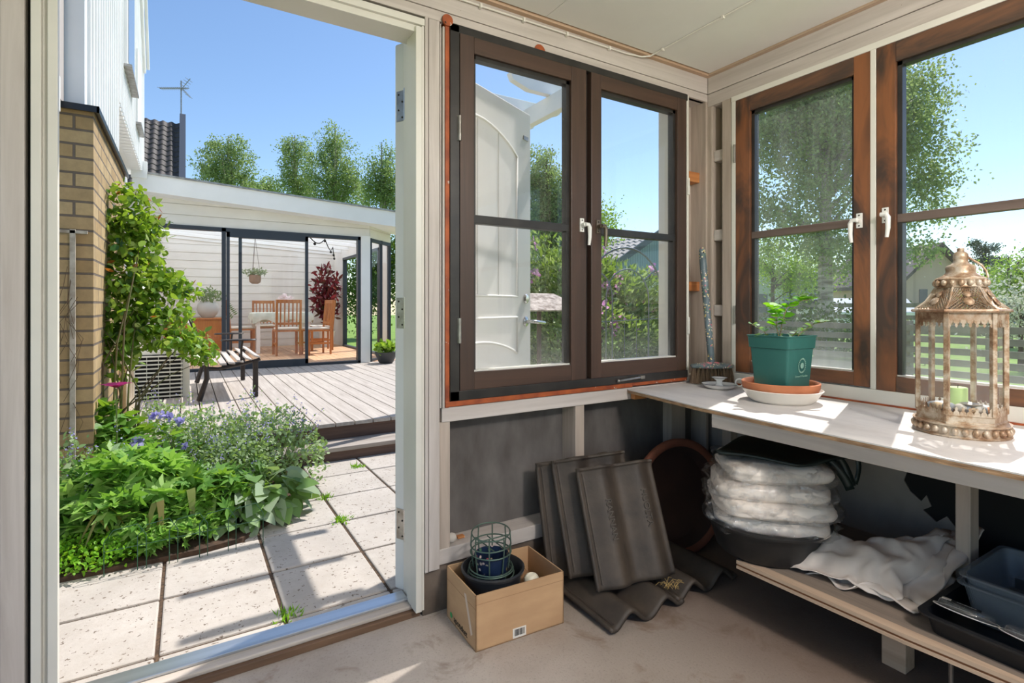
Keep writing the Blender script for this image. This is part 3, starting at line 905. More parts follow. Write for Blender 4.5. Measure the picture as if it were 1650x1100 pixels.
m = MB(); m._add([(-.55,fy-.02,2.668),(3.3,fy-.02,2.446),(3.3,fy+.1,2.446),(-.55,fy+.1,2.668),(-.55,fy-.02,2.69),(3.3,fy-.02,2.468),(3.3,fy+.1,2.468),(-.55,fy+.1,2.69)],
       [(0,3,2,1),(4,5,6,7),(0,1,5,4),(1,2,6,5),(2,3,7,6),(3,0,4,7)]); m.build('roof_edging', M_['metal'], gr)
MB().box(-.56,-.40,7.76,7.83,2.60,2.80).build('gutter_end', M_['clad'], gr)
m = MB(); siding(m, (-.66,12.3), (2.9,12.3), .2, 2.46, .16, .016); m.box(-.6,2.95,12.3,12.4,.1,2.5)
siding(m, (-.64,12.3), (-.64,8.15), .2, 2.46, .16, -.016)
m.build('back_wall', M_['lap'], gr)
m = MB(); m.box(2.84,2.90,8.6,9.0,.2,2.3); m.box(2.84,2.90,11.5,12.3,.2,2.3); m.box(2.84,2.90,9.0,11.5,2.06,2.3); m.build('side_wall', M_['lap'], gr)
m = MB()
for y in (9.0,9.06,10.2,10.26,11.44): m.box(2.83,2.91,y,y+.05,.2,2.06)
m.box(2.83,2.91,9.0,11.5,2.02,2.07); m.box(2.83,2.91,9.0,11.5,.2,.24)
m.build('side_door_frame', dark, gr)
m = MB(); x = -.64
while x < 2.86: m.box(x+.003, min(2.86,x+.117), 8.12, 12.3, .185, .205); x += .12
m.build('room_floor', wood('warm_wood_floor', (224,184,146), (200,154,114), 'y', .5, 5, .1), gr)
MB().box(2.255,2.395,8.04,8.16,.2,2.12).build('corner_post', M_['clad'], gr, bevel=.004)
# sliding door frames: fixed frame, and one group per leaf
m = MB(); m.box(-.62,2.255,8.06,8.16,2.055,2.105); m.box(-.62,2.255,8.06,8.16,.195,.235); m.box(2.213,2.255,8.06,8.16,.2,2.10); m.box(.405,.455,8.06,8.10,.2,2.10)
m.build('door_track', dark, gr)
def slide(x0,x1,y,name='sliding_door'):
    m = MB(); m.box(x0,x0+.04,y,y+.035,.235,2.055); m.box(x1-.04,x1,y,y+.035,.235,2.055); m.box(x0,x1,y,y+.035,1.985,2.055); m.box(x0,x1,y,y+.035,.235,.30)
    o = m.build(name, dark, gr)
    MB()._add([(x0,y+.017,.25),(x1,y+.017,.25),(x1,y+.017,2.05),(x0,y+.017,2.05)],[(0,1,2,3)]).build('glass', M_['gl_room'], o)
slide(.46,1.50,8.06); slide(.61,1.51,8.11)
MB()._add([(-.62,8.12,.235),(.41,8.12,.235),(.41,8.12,2.055),(-.62,8.12,2.055)],[(0,1,2,3)]).build('fixed_glass', M_['gl_room'], gr)
m = MB(); a = Vector((2.395,8.1,0)); b = Vector((2.88,8.585,0))
for t in (0,.5,.93):
    p = a.lerp(b,t); m.bar(p+Vector((.02,.02,.2)), p+Vector((.02,.02,2.1)), .045, .05)
m.bar(a+Vector((0,0,2.07)), b+Vector((0,0,2.07)), .05,.05); m.bar(a+Vector((0,0,.22)), b+Vector((0,0,.22)), .05,.04)
m.build('angled_window_frame', dark, gr)
MB()._add([a+Vector((0,.01,.22)), b+Vector((0,.01,.22)), b+Vector((0,.01,2.08)), a+Vector((0,.01,2.08))],[(0,1,2,3)]).build('angled_glass', M_['gl_room'], gr)

# string of lights under the eaves inside
t_ = T('string_lights', 'black festoon cable with bulbs strung inside the garden room', 'string lights', (2.2,9.5,2.1))
pts = [];
for i in range(25):
    u = i/24; pts.append((1.55+1.2*u, 8.5+3.4*u**1.6, 2.16-.12*abs(math.sin(3*math.pi*u))))
m = MB(); m.tube(pts, .008, 5); m.build('cable', M_['tar'], t_, smooth=True)
for i in (3,8,13,18,22):
    MB().sphere((pts[i][0],pts[i][1],pts[i][2]-.03), .022, 8, 6).build('bulb', M_['tar'], t_, smooth=True)

# dining set inside
oak = wood('orange_oak', (196,128,72), (168,102,54), 'z', .45, 5, .1)
def dining_chair(label):
    r = T('dining_chair', label, 'chair', (0,0,0), 'oak chairs round the garden room table')
    m = MB()
    for i in range(5): x = -.13+.065*i; m.bar((x,.19,.5),(x,.235,.92),.022,.012)
    m.bar((-.17,.235,.93),(.17,.235,.93),.02,.06); m.bar((-.17,.195,.55),(.17,.195,.55),.02,.04)
    m.build('backrest', oak, r)
    se = MB().box(-.21,.21,-.21,.20,.41,.44).build('seat', oak, r, bevel=.005)
    MB().box(-.19,.19,-.19,.18,.44,.475).build('seat_cushion', simple('cream_cushion',(226,218,204),.9), se, bevel=.012)
    for (x,y) in ((-.19,-.19),(.19,-.19)): MB().bar((x,y,0),(x,y,.41),.04,.04).build('leg', oak, r)
    for x in (-.19,.19): MB().tube([(x,.19,0),(x,.19,.42),(x,.24,.96)], .02, 6).build('leg', oak, r)
    for x in (-.19,.19): MB().bar((x,-.19,.2),(x,.19,.2),.02,.03).build('stretcher', oak, r)
    return r
c0 = dining_chair('orange oak dining chair at right end of the clothed table, side on')
spots = [(1.97,9.87,rad(-90)+.12,None),
         (1.50,9.98,rad(180),'orange oak dining chair standing with its back to the deck, by the sliding door edge'),
         (.86,10.9,rad(90),'orange oak dining chair at the left end of the clothed table'),
         (1.34,11.62,0,'orange oak dining chair on the far side of the clothed table'),
         (2.22,10.75,rad(-90),'orange oak dining chair half hidden behind the side-on one, beside the red plant')]
for i,(x,y,a,lb) in enumerate(spots):
    o = c0 if i == 0 else copy_tree(c0)
    o.location = (x,y,.205); o.rotation_euler = (0,0,a)
    if lb: o['label'] = lb
dt = T('dining_table', 'white legged dining table under a cloth in the garden room', 'table', (1.6,10.8,.205))
MB().box(1.05,2.0,10.45,11.3,.90,.93).build('table_top', M_['clad'], dt)
for (x,y) in ((1.1,10.5),(1.95,10.5),(1.1,11.25),(1.95,11.25)): MB().bar((x,y,.205),(x,y,.9),.06,.06).build('leg', M_['clad'], dt)
def cloth(u,v):
    x = .93+1.18*u; y = 10.35+1.05*v
    ex = max(0,1.05-x, x-2.0); ey = max(0,10.45-y,y-11.3); e = max(ex,ey)
    return (min(max(x,1.03),2.02)+math.copysign(min(ex,.02),x-1.5), min(max(y,10.43),11.32), .936 - min(1,e/.1)*.16*(1+.25*math.sin(14*(x+y))))
MB().grid(cloth,32,32).build('tablecloth', simple('pale_green_tablecloth',(226,228,216),.9,c2=(206,212,196),ns=8), loc=(1.6,10.8,.93), label='pale patterned tablecloth draped over the garden room table', cat='tablecloth', smooth=True)
vf = T('flower_vase', 'glass vase of pale flowers on the garden room table', 'vase', (1.62,10.9,.937))
MB().lathe([(.04,.937),(.055,1.0),(.035,1.08),(.045,1.1)],(1.62,10.9,0),14).build('vase', M_['gl_lan'], vf, smooth=True)
m = MB(); P = inball(120)*np.array([.14,.14,.08])+np.array([1.62,10.9,1.2]); cards(m,P,rnd(120),rnd(120),.05,.05,OVAL); m.build('flowers', leafmat('pale_petals',[(244,226,226),(250,240,238)],.3,tc=(250,230,230)), vf)
sb = T('sideboard', 'orange wooden sideboard against the white garden room wall', 'sideboard', (.15,11.9,.205))
MB().box(-.35,.62,11.6,12.1,.205,.80).build('cabinet_body', oak, sb, bevel=.004); MB().box(-.38,.66,11.57,12.1,.80,.83).build('cabinet_top', oak, sb, bevel=.004)
gp = T('round_planter', 'round grey planter with trailing green plants on the sideboard', 'planter', (.36,11.8,.83))
MB().lathe([(.10,.83),(.17,.92),(.19,1.0),(.17,1.10),(.13,1.14),(.12,1.10)],(.36,11.8,0),24).build('pot', simple('pale_grey_pot',(190,190,188),.7), gp, smooth=True)
m = MB(); n=260; P = inball(n)*np.array([.26,.2,.14])+np.array([.40,11.75,1.26]); cards(m,P,rnd(n),rnd(n),.09,.03); m.build('foliage', leafmat('grey_green_leaves',[(120,140,112),(96,120,88)],.3), gp)
m = MB(); 
for k in range(9):
    a = .75+.0; b = Vector((.62+.02*k,11.6,1.12-.03*k)); 
    cards(m, [b,b], [(1,0,.6),(-.6,0,-1)], [(0,1,0)]*2, .10, .03)
m.build('trailing_frond', leafmat('frond_leaves',[(110,130,96),(90,112,80)],.3), gp)
hx, hy = at(411, 9.9)
hp = T('hanging_pot', 'brown plant pot hanging on cords inside the garden room', 'hanging pot', (hx,hy,1.45))
hpp = MB().lathe([(.05,1.47),(.095,1.50),(.105,1.58),(.10,1.63),(.09,1.63)],(hx,hy,0),20).build('pot', simple('brown_stoneware',(150,122,102),.7), hp, smooth=True)
m = MB()
for k in range(3): a=2.1*k; m.tube([(hx+.09*math.cos(a),hy+.09*math.sin(a),1.62),(hx,hy,2.33)], .004, 4)
m.build('cord', M_['stem_b'], hpp)
m = MB(); n=200; P = inball(n)*np.array([.22,.18,.08])+np.array([hx,hy,1.68]); cards(m,P,rnd(n),rnd(n),.05,.03); m.build('foliage', leafmat('hanging_leaves',[(110,118,100),(160,164,150)],.3), hp)
rp = T('red_leaved_plant', 'tall dark red leaved plant in a white pot inside the garden room', 'potted plant', (2.52,11.55,.205))
MB().lathe([(.12,.205),(.165,.52),(.175,.53),(.15,.52),(.14,.45)],(2.52,11.55,0),24).build('pot', M_['clad'], rp, smooth=True)
MB().tube([(2.52,11.55,.45),(2.50,11.55,1.0),(2.52,11.55,1.6)],.02,6).build('stem', M_['stem_b'], rp)
m = MB(); n=520; P = inball(n,.4)*np.array([.30,.30,.62])+np.array([2.50,11.52,1.28]); U=rnd(n); U[:,2]+=.3; cards(m,P,U,rnd(n),.15,.055,OVAL); m.build('foliage', leafmat('red_black_leaves',[(60,28,34),(96,30,40),(130,38,48),(74,84,52)],.25,tc=(180,50,60)), rp)

# planter bowl outside the angled window
px_, py_ = at(622, 8.0)
pb = T('planter_bowl', 'dark low planter bowl of light green leaves on the deck', 'planter', (px_,py_,.2))
MB().lathe([(.09,.2),(.11,.22),(.16,.34),(.17,.37),(.15,.36)],(px_,py_,0),24).build('bowl', simple('dark_bowl',(58,60,62),.5), pb, smooth=True)
m = MB(); n=160; P = inball(n)*np.array([.15,.15,.07])+np.array([px_,py_,.43]); U=rnd(n); U[:,2]+=.6; cards(m,P,U,rnd(n),.09,.06,OVAL); m.build('foliage', L_lime, pb)

# neighbour's tiled roof with aerial
def pantile(m, x0, x1, y0, z0, y1, z1, col=.30, row=.34, nseg=8, amp=.035, flip=1):
    """roof slope from (y0,z0) up to (y1,z1), waves along x"""
    L = math.hypot(y1-y0, z1-z0); rows = max(1,int(L/row)); cols = int((x1-x0)/col); n = cols*nseg
    dy, dz = (y1-y0)/L, (z1-z0)/L
    for r_ in range(rows):
        vs=[]; fs=[]
        for k in (0,1):
            s = (r_+k)*row*1.0 + (0.03 if k else 0); lift = .03*(1-k)
            for i in range(n+1):
                xx = x0+(x1-x0)*i/n; w = amp*math.cos(2*math.pi*i/nseg)
                vs.append((xx, y0+dy*s - dz*(w+lift)*flip, z0+dz*s + dy*(w+lift)*flip))
        for i in range(n): fs.append((i,i+1,n+2+i,n+1+i))
        # front lip
        o = len(vs)
        for i in range(n+1): p = vs[i]; vs.append((p[0], p[1]+.01, p[2]-.035))
        for i in range(n): fs.append((o+i,o+i+1,i+1,i))
        m._add(vs,fs)
nh = T('tiled_house', 'dark pantiled roof with a grey verge rising beyond the garden room', 'house', (-1.5,25,-.05))
Xr = at(290,23)[0]
m = MB(); pantile(m, Xr-4.2, Xr, 23.6, 5.215, 27.2, 9.05, .30, .36); m.build('roof', M_['tile'], nh, smooth=True, angle=50)
MB().bar((Xr+.1,23.5,4.95),(Xr+.1,27.3,9.2),.22,.5).build('verge', simple('slate_blue_trim',(62,72,88),.6), nh)
MB().box(Xr-6,Xr,25.3,33,-.05,6.6).build('wall', M_['clad'], nh)
aex, aey = at(292, 23.5)
ar = T('tv_aerial', 'thin television aerial on a mast above the dark tiled roof', 'aerial', (aex,aey,6.5))
m = MB(); m.tube([(aex,aey,6.4),(aex,aey,zat(130,23.5))],.03,6); m.build('mast', M_['metal'], ar)
zt = zat(142,23.5); dx = Vector((math.cos(YAW),-math.sin(YAW),0)); dyv = Vector((math.sin(YAW),math.cos(YAW),0))
m = MB(); c = Vector((aex,aey,zt)); m.bar(c-dx*.95, c+dx*.35, .03,.03)
for k in range(14): p = c-dx*(.92-.085*k); m.bar(p-dyv*.2-Vector((0,0,.03)), p+dyv*.2, .015,.015)
for s in (-1,1):
    for k in range(4): m.bar(c+dx*(.1+.08*k)+Vector((0,0,s*.09*(k+1)))-dyv*.25, c+dx*(.1+.08*k)+Vector((0,0,s*.09*(k+1)))+dyv*.25,.014,.014)
    m.bar(c+dx*.05, c+dx*.4+Vector((0,0,s*.42)),.02,.02)
m.build('antenna_array', M_['metal'], ar)

# ------------------------------------------------------------------ trees behind
def ctr(px, py, d): x,y = at(px,d); return (x,y,zat(py,d))
def mk(name,label,px,d,bl,n,ls,mat,bark,**k):
    x,y = at(px,d); blobs=[]
    for (bx,by,rpx,rpy) in bl:
        X,Y = at(bx,d); s=d/857; blobs.append((X-x,Y-y,zat(by,d),rpx*s,rpx*s*.9,rpy*s))
    th = max(b[2]+b[5]*.6 for b in blobs)
    return tree(name,label,x,y,blobs,th,n,ls,mat,bark,**k)
mk('birch_tree','round pale green birch standing alone just right of the tiled roof',368,27,[(384,228,22,18),(330,255,18,22),(366,262,46,46),(350,285,34,34),(386,300,36,30),(352,235,24,26),(392,255,22,24)],10500,.11,L_birch,B_birch,trunk_r=.2,droop=.5)
mk('birch_tree','tall drooping birch behind the garden room, highest of the row',540,26,[(545,212,20,22),(528,226,16,18),(540,232,36,36),(540,275,46,44),(560,300,40,40),(520,305,30,36),(505,250,24,32)],14000,.10,L_birch,B_birch,trunk_r=.22,droop=.7)
mk('birch_tree','drooping birch leaning left beside the tallest birch',475,27,[(484,226,16,16),(462,228,16,18),(478,245,30,30),(470,290,30,34),(490,300,30,34),(460,225,14,14)],7600,.10,L_birch,B_birch,trunk_r=.2,droop=.7)
mk('birch_tree','drooping birch at the edge of the open door leaf',615,24,[(626,238,16,18),(618,270,30,40),(600,300,26,36),(636,300,28,50)],7600,.10,L_birch,B_birch,trunk_r=.2,droop=.7)
mk('bush','small green tree tops peeping over the flat roof edge',432,30,[(436,300,10,20),(425,310,20,12),(405,312,20,10)],3500,.12,L_birch,B_dark,trunk_r=.1)
mk('poplar_tree','dense tall green tree seen beside the open door, through the double window',880,18,[(875,275,34,46),(900,330,34,60),(870,340,40,60),(905,390,50,50),(935,320,24,40)],34000,.08,L_birch,B_dark,trunk_r=.15,droop=.3)
mk('bush','green tree crown above the rhododendron beside the bronze window lever',962,17,[(958,350,30,18),(950,375,38,26)],5000,.08,L_lime,B_dark,trunk_r=.1)
# foliage to the right of the garden room
mk('hedge','dense garden hedge beyond the side door of the garden room',625,18,[(610,440,40,60),(640,430,30,70),(580,470,40,50)],9000,.10,L_dark,B_dark,trunk_r=.1,cat='hedge')

# ------------------------------------------------------------------ rhododendron and trellis
rx_, ry_ = 4.75, 5.6
rh = T('rhododendron', 'large rhododendron bush with pink flower clusters outside the double window', 'bush', (rx_,ry_,GZ))
n = 30000
Q = rnd(n); Q[:,2] = np.abs(Q[:,2])*.98
lobes = 1+.10*np.sin(5*np.arctan2(Q[:,1],Q[:,0]))+.07*np.sin(9*Q[:,2]*2)
S = Q*np.array([1.75,1.1,1.75])*(NR.uniform(.78,1.02,(n,1)))*lobes[:,None] + np.array([rx_,ry_,-.0])
xs = (S[:,0]-rx_); S[:,2] *= np.clip(1.02 - .19*xs, .55, 1.2)
m = MB(); U = Q + NR.normal(size=(n,3))*.6; cards(m,S,U,rnd(n),NR.uniform(.07,.12,n),.035,DIAM)
m.build('foliage', L_rhodo, rh)
F_rho = leafmat('pink_rhododendron_petals',[(236,160,220),(248,200,236),(224,136,204)],.45,tc=(250,190,235))
for k in range(46):
    while True:
        i = R.randrange(n)
        if Q[i,2] > (.45 if Q[i,0]<0 else .75) and (Q[i,1] < .2): break
    c = S[i]*1.0 + Q[i]*.05; nn = 26
    P = inball(nn)*.075 + c; m = MB(); cards(m,P,(P-c)+.01,rnd(nn),.05,.045,OVAL); m.build('flower_cluster', F_rho, rh, kind='stuff')

m = MB()
for k in range(9): a=R.uniform(0,6.28); m.tube([(rx_+.1*math.cos(a),ry_+.1*math.sin(a),GZ),(rx_+.9*math.cos(a),ry_+.6*math.sin(a),1.1)],.02,5)
m.build('branch', B_dark, rh)
ta = T('garden_arch', 'curved grey metal garden arch trellis in front of the rhododendron', 'trellis', (3.2,3.4,GZ))
m = MB()
def hoop(cx, r, zt, z0=-.04, n=18): return [(cx-r,3.4,z0)]+[(cx-r*math.cos(math.pi*i/n),3.4,zt-r*1.05+r*1.05*math.sin(math.pi*i/n)) for i in range(n+1)]+[(cx+r,3.4,z0)]
m.tube(hoop(3.245,.455,1.565), .009, 8); m.tube(hoop(3.26,.25,1.38), .006, 6); m.tube(hoop(2.86,.22,1.36),.006,6)
m.tube([(2.62,3.4,.92),(3.66,3.4,.95)], .004, 5); m.tube([(2.62,3.4,.25),(3.66,3.4,.22)], .004, 5)
for x in (2.95,3.08,3.22,3.36,3.5): m.tube([(x,3.4,.22),(x,3.4,.93)], .0025, 4)
m.tube([(3.45,3.41,1.28),(3.56,3.41,1.36),(3.62,3.41,1.38)], .006, 5)
m.build('hoop', simple('grey_trellis_metal',(112,112,116),.4,.5), ta, smooth=True)
bt = T('bird_table', 'small weathered bird table roof half hidden by the open door leaf', 'bird table', (2.62,3.6,GZ))
Mb = Matrix.Translation((2.50,3.65,.0))
MB().bar((2.30,3.55,1.045),(2.80,3.55,1.045),.01,.01).build('ledge', M_['rawwood'], bt)
m = MB(); m._add([(2.26,3.45,1.03),(2.86,3.45,1.03),(2.72,3.75,1.17),(2.26,3.75,1.17)],[(0,1,2,3)]); m.build('little_roof', simple('weathered_shingle',(196,182,170),.8,c2=(120,104,92),ns=24), bt, solid=.012)
MB().tube([(2.5,3.65,GZ),(2.5,3.65,1.05)],.02,8).build('post', B_dark, bt)

# pergola arms over the shed door
pg = T('pergola', 'white pergola beam with shaped cross arms above the open door leaf', 'pergola', (1.86,2.6,2.2))
MB().box(1.835,1.885,1.93,4.3,2.20,2.31).build('beam', M_['clad'], pg, bevel=.003)
armp = [(-.30,2.40),(-.28,2.36),(-.17,2.325),(.17,2.325),(.28,2.36),(.30,2.40)]
for y in (2.585,2.90,3.215,3.53,3.845,4.16):
    MB().prism([(1.86+a,b-.014) for a,b in armp], y-.022, y+.022, Matrix(((1,0,0,0),(0,0,1,0),(0,1,0,0),(0,0,0,1)))).build('cross_arm', M_['clad'], pg, bevel=.003)
MB().box(1.83,1.89,4.2,4.26,GZ,2.2).build('post', M_['clad'], pg)

# ------------------------------------------------------------------ neighbour house behind the arch
gh = T('gable_house', 'blue grey boarded gable house with a pale tiled roof, behind the garden arch', 'house', (15,17,GZ))
m = MB(); m.prism([(12.9,GZ),(17.2,GZ),(17.2,2.55),(15.05,3.75),(12.9,2.55)],14.25,22,Matrix(((1,0,0,0),(0,0,1,0),(0,1,0,0),(0,0,0,1))))
def vboards(name,c,c2,sc):
    t = NT(name); w = t.n('ShaderNodeTexWave'); w.bands_direction='X'; w.inputs['Scale'].default_value=sc; t.l(t.coord(), w.inputs['Vector'])
    col = t.ramp(w.outputs['Fac'],[(.0,lin(c2)),(.12,lin(c)),(1,lin(c))]); t.bsdf(col,.7,0); return t.m
m.build('wall', vboards('blue_grey_boards',(140,160,176),(96,112,128),2.6), gh)
m = MB(); 
def slope(m, xa, za, xb, zb, y0, y1, col=.3, row=.34, seg=6, amp=.03):
    mm = MB(); pantile(mm, y0, y1, xa, za, xb, zb, col, row, seg, amp, 1)
    m._add([(p[1],p[0],p[2]) for p in mm.v], mm.f)
slope(m, 12.55, 2.42, 15.05, 3.86, 14.0, 22.0)
m.build('roof', simple('pale_grey_tiles',(190,184,178),.6,c2=(160,154,148),ns=9), gh, smooth=True, angle=50)
MB().bar((12.5,13.98,2.33),(15.05,13.98,3.80),.06,.22).bar((17.6,13.98,2.33),(15.05,13.98,3.80),.06,.22).build('bargeboard', simple('dark_grey_trim',(84,90,98),.6), gh)
MB().box(12.9,17.2,14.1,14.24,2.02,2.14).build('trim_band', simple('dark_grey_trim2',(84,90,98),.6), gh)
MB().box(12.95,17.2,14.15,14.24,GZ,2.0).build('lower_wall', M_['clad'], gh)

# ------------------------------------------------------------------ view through the bench windows
mk('birch_tree','large spreading birch filling the view through the bench windows',1330,8.5,
   [(1280,120,90,110),(1230,330,50,60),(1330,150,110,120),(1260,220,80,80),(1300,300,80,60),(1400,180,90,100),(1440,230,90,110),(1480,130,60,60),(1490,300,55,60),(1320,380,90,60),(1240,130,60,90),(1520,250,28,26),(1470,380,45,45)],
   66000,.055,L_birch,B_birch,trunk_r=.14,droop=.28,nb=40,per=80)
mk('bush','bright green tree in the lower corner of the left bench window, behind the house',1245,18,[(1240,420,34,34),(1290,440,50,34)],7000,.08,L_lime,B_dark,trunk_r=.1)
mk('pine_tree','flat topped grey green pine beyond the lantern',1588,30,[(1572,392,14,5),(1590,402,20,7),(1580,420,20,5),(1606,422,22,8),(1600,436,14,6)],3800,.10,L_pine,B_dark,trunk_r=.14,sig=.12)
mk('bush','rounded green bushes right of the lantern, beyond the fence',1625,14,[(1610,455,30,32),(1650,460,36,40),(1580,470,22,20),(1700,440,50,50)],9000,.07,L_lime,B_dark,trunk_r=.1)
mk('bush','white flowering shrub low behind the fence at the right',1645,9,[(1640,500,34,22),(1690,500,30,24)],2600,.06,leafmat('white_blossom',[(226,224,216),(150,160,110),(236,234,228)],.3,tc=(230,230,210)),B_dark,trunk_r=.05)
mk('hedge','bushy green shrubs growing behind the slatted fence',1330,6.6,[(1290,560,70,40),(1350,570,60,40)],6000,.05,L_dark,B_dark,trunk_r=.04,cat='hedge')
def farhouse(name,label,px0,px1,d,pye,pyr,wm,rm,depth=6,pyb=None):
    x0,y0 = at(px0,d); x1,y1 = at(px1,d)
    a = Vector((x0,y0,0)); b = Vector((x1,y1,0)); u=(b-a); W=u.length; u.normalize(); n = Vector((-u.y,u.x,0))
    h = T(name,label,'house',((x0+x1)/2,(y0+y1)/2,GZ))
    ze, zr = zat(pye,d), zat(pyr,d)
    Mh = Matrix(((u.x,n.x,0,a.x),(u.y,n.y,0,a.y),(0,0,1,0),(0,0,0,1)))
    m=MB(); m.prism([(0,GZ),(W,GZ),(W,ze),(W/2,zr),(0,ze)],0,depth,Mh@Matrix(((1,0,0,0),(0,0,1,0),(0,1,0,0),(0,0,0,1)))); m.build('wall',wm,h)
    m=MB(); sl=(zr-ze)/(W/2); o=.5
    for (xa,za,xb,zb) in ((-o,ze-o*sl,W/2,zr),(W/2,zr,W+o,ze-o*sl)):
        m._add([Mh@Vector(p) for p in ((xa,-.4,za),(xb,-.4,zb),(xb,depth,zb),(xa,depth,za),(xa,-.4,za+.18),(xb,-.4,zb+.18),(xb,depth,zb+.18),(xa,depth,za+.18))],[(0,3,2,1),(4,5,6,7),(0,1,5,4),(1,2,6,5),(2,3,7,6),(3,0,4,7)])
    m.build('roof',rm,h)
    m=MB(); 
    for k in (.25,.65): m.box(W*k,W*k+W*.12,-.03,.0,ze-1.5,ze-.5,Mh)
    m.build('house_window', simple(name+'_pane',(90,100,112),.2), h)
    return h
rb = simple('brown_roof',(120,96,86),.7,c2=(104,82,74),ns=9); rg = simple('grey_roof',(120,124,136),.7)
farhouse('garden_house','pale green house with a brown roof at left edge of the bench view',1150,1262,23,455,418,simple('pale_green_wall',(190,200,186),.8),rb,4)
farhouse('grey_house','long grey house behind the parked cars',1275,1400,36,462,432,simple('grey_blue_wall',(150,156,170),.8),rg)
farhouse('pink_house','pale pink gable house with a dark tiled roof left of the lantern',1455,1560,24,448,398,simple('pale_pink_wall',(206,180,166),.8),simple('brown_black_roof',(96,84,80),.7))
farhouse('distant_house','grey house roof far behind the lantern top',1560,1700,32,478,452,simple('far_wall',(180,186,192),.8),rg)
def car(px,d,label,body,rot=0):
    x,y=at(px,d); r=T('car',label,'car',(x,y,GZ)); a=-YAW+rot
    Mc=Matrix.Translation((x,y,GZ))@Matrix.Rotation(a,4,'Z')@Matrix(((1,0,0,0),(0,0,1,0),(0,1,0,0),(0,0,0,1)))
    MB().prism([(-2.1,.35),(2.1,.35),(2.15,.75),(1.2,.92),(.5,1.38),(-1.2,1.42),(-1.9,.95),(-2.15,.85)],-.85,.85,Mc).build('car_body',body,r,bevel=.05)
    MB().prism([(1.0,.93),(.45,1.32),(-1.15,1.36),(-1.7,.96)],-.87,.87,Mc).build('side_window',simple('car_glass',(50,56,62),.1),r)
    for s in (-1.3,1.35):
        MB().lathe([(.32,-.9),(.33,.9)],(0,0,0),16,Mc@Matrix.Translation((s,.33,0))).build('wheel',M_['tar'],r)
cw = simple('white_car_paint',(236,236,238),.25,coat=.5)
car(1325,24,'white parked car seen above the fence, left of the other',cw,rad(90)); car(1400,24,'white parked car behind the window post, right of the other',cw,rad(90))

# slatted fence beyond the bench windows
fs = T('slat_fence', 'low grey horizontal slat fence outside the bench windows', 'fence', (5.5,1,GZ))
fm = simple('grey_fence_slat',(142,136,128),.8,c2=(118,112,106),ns=6)
m = MB()
for k in range(10): z=.895-.095*k; m.box(5.50,5.525,-6,4.1,z-.055,z)
m.build('slat_panel', fm, fs)
for y in (-5,-3.2,-1.4,.4,2.2,4.0): MB().box(5.53,5.60,y,y+.07,GZ,.93).build('fence_post', fm, fs)
fs2 = T('rail_fence', 'grey timber rail fence across the far lawn', 'fence', (14,4,GZ))
m = MB()
for z in (.45,.75,1.02): m.box(13.5,13.54,-14,12,z,z+.10)
for y in range(-14,12,2): m.box(13.55,13.65,y,y+.1,GZ,1.15)
m.build('rail', fm, fs2)
#@@PART3
# ------------------------------------------------------------------ flower bed
bedp = [(-1.6,2.70),(-.45,2.70),(.05,2.695),(.22,2.73),(.36,2.90),(.50,3.20),(.60,3.50),(.66,3.80),(.60,4.02),(.50,4.02),(.50,5.5),(-1.6,5.5)]
MB().prism([p for p in bedp if p[1] < 5.0 or p[0] < .1] , -.06, .0).build('bed_soil', M_['soil'], kind='structure')
L_del = leafmat('fresh_green_leaves', [(60,104,42),(104,154,62),(144,186,88),(176,210,116)], .45, tc=(165,215,65))
L_cat = leafmat('grey_green_catmint_leaves', [(120,148,100),(150,172,126),(172,190,146),(108,140,84)], .35)
L_sil = leafmat('silver_veined_leaves', [(140,162,130),(168,184,156),(104,136,84),(120,156,88)], .35)
L_clov = leafmat('lime_ground_cover_leaves', [(110,170,40),(140,196,56),(90,150,34)], .45)
L_phl = leafmat('phlox_leaves', [(74,124,40),(104,152,60),(130,172,84)], .4)
L_strap = leafmat('strap_leaves', [(92,128,60),(120,148,76),(150,128,76)], .3)
F_vio = leafmat('violet_petals', [(160,156,214),(186,180,232),(140,132,204)], .3, tc=(190,180,240))
def spread(n, cx, cy, rx, ry, h, top=.4, dome=.55):
    a = NR.uniform(0, 2*math.pi, n); r = np.sqrt(NR.uniform(0,1,n))
    z = h*(1-dome*r**2)*NR.uniform(0,1,n)**top
    return np.stack([cx+rx*r*np.cos(a), cy+ry*r*np.sin(a), z], 1)
def upn(n, s=.55):
    N = NR.normal(size=(n,3))*s; N[:,2] += 1; return unit(N)
def palm(m, P, N, size, k=7, w=.3, spread_=2.1):
    n = len(P); A = unit(np.cross(N, rnd(n))); B = np.cross(N, A)
    for j in range(k):
        a = spread_*(j/(k-1)*2-1); U = A*math.cos(a)+B*math.sin(a)
        cards(m, P, U, N, size*(1-.25*abs(a)/spread_), size*w, DIAM)
def stemmy(m, P, cx, cy, w=.004, frac=1.0, spreadb=.3):
    n = int(len(P)*frac); Q = P[:n]; B = np.stack([cx+(Q[:,0]-cx)*spreadb, cy+(Q[:,1]-cy)*spreadb, np.zeros(n)],1)
    D = Q-B; L = np.linalg.norm(D,axis=1); cards(m, B, D, rnd(n), L, w, STRAP)
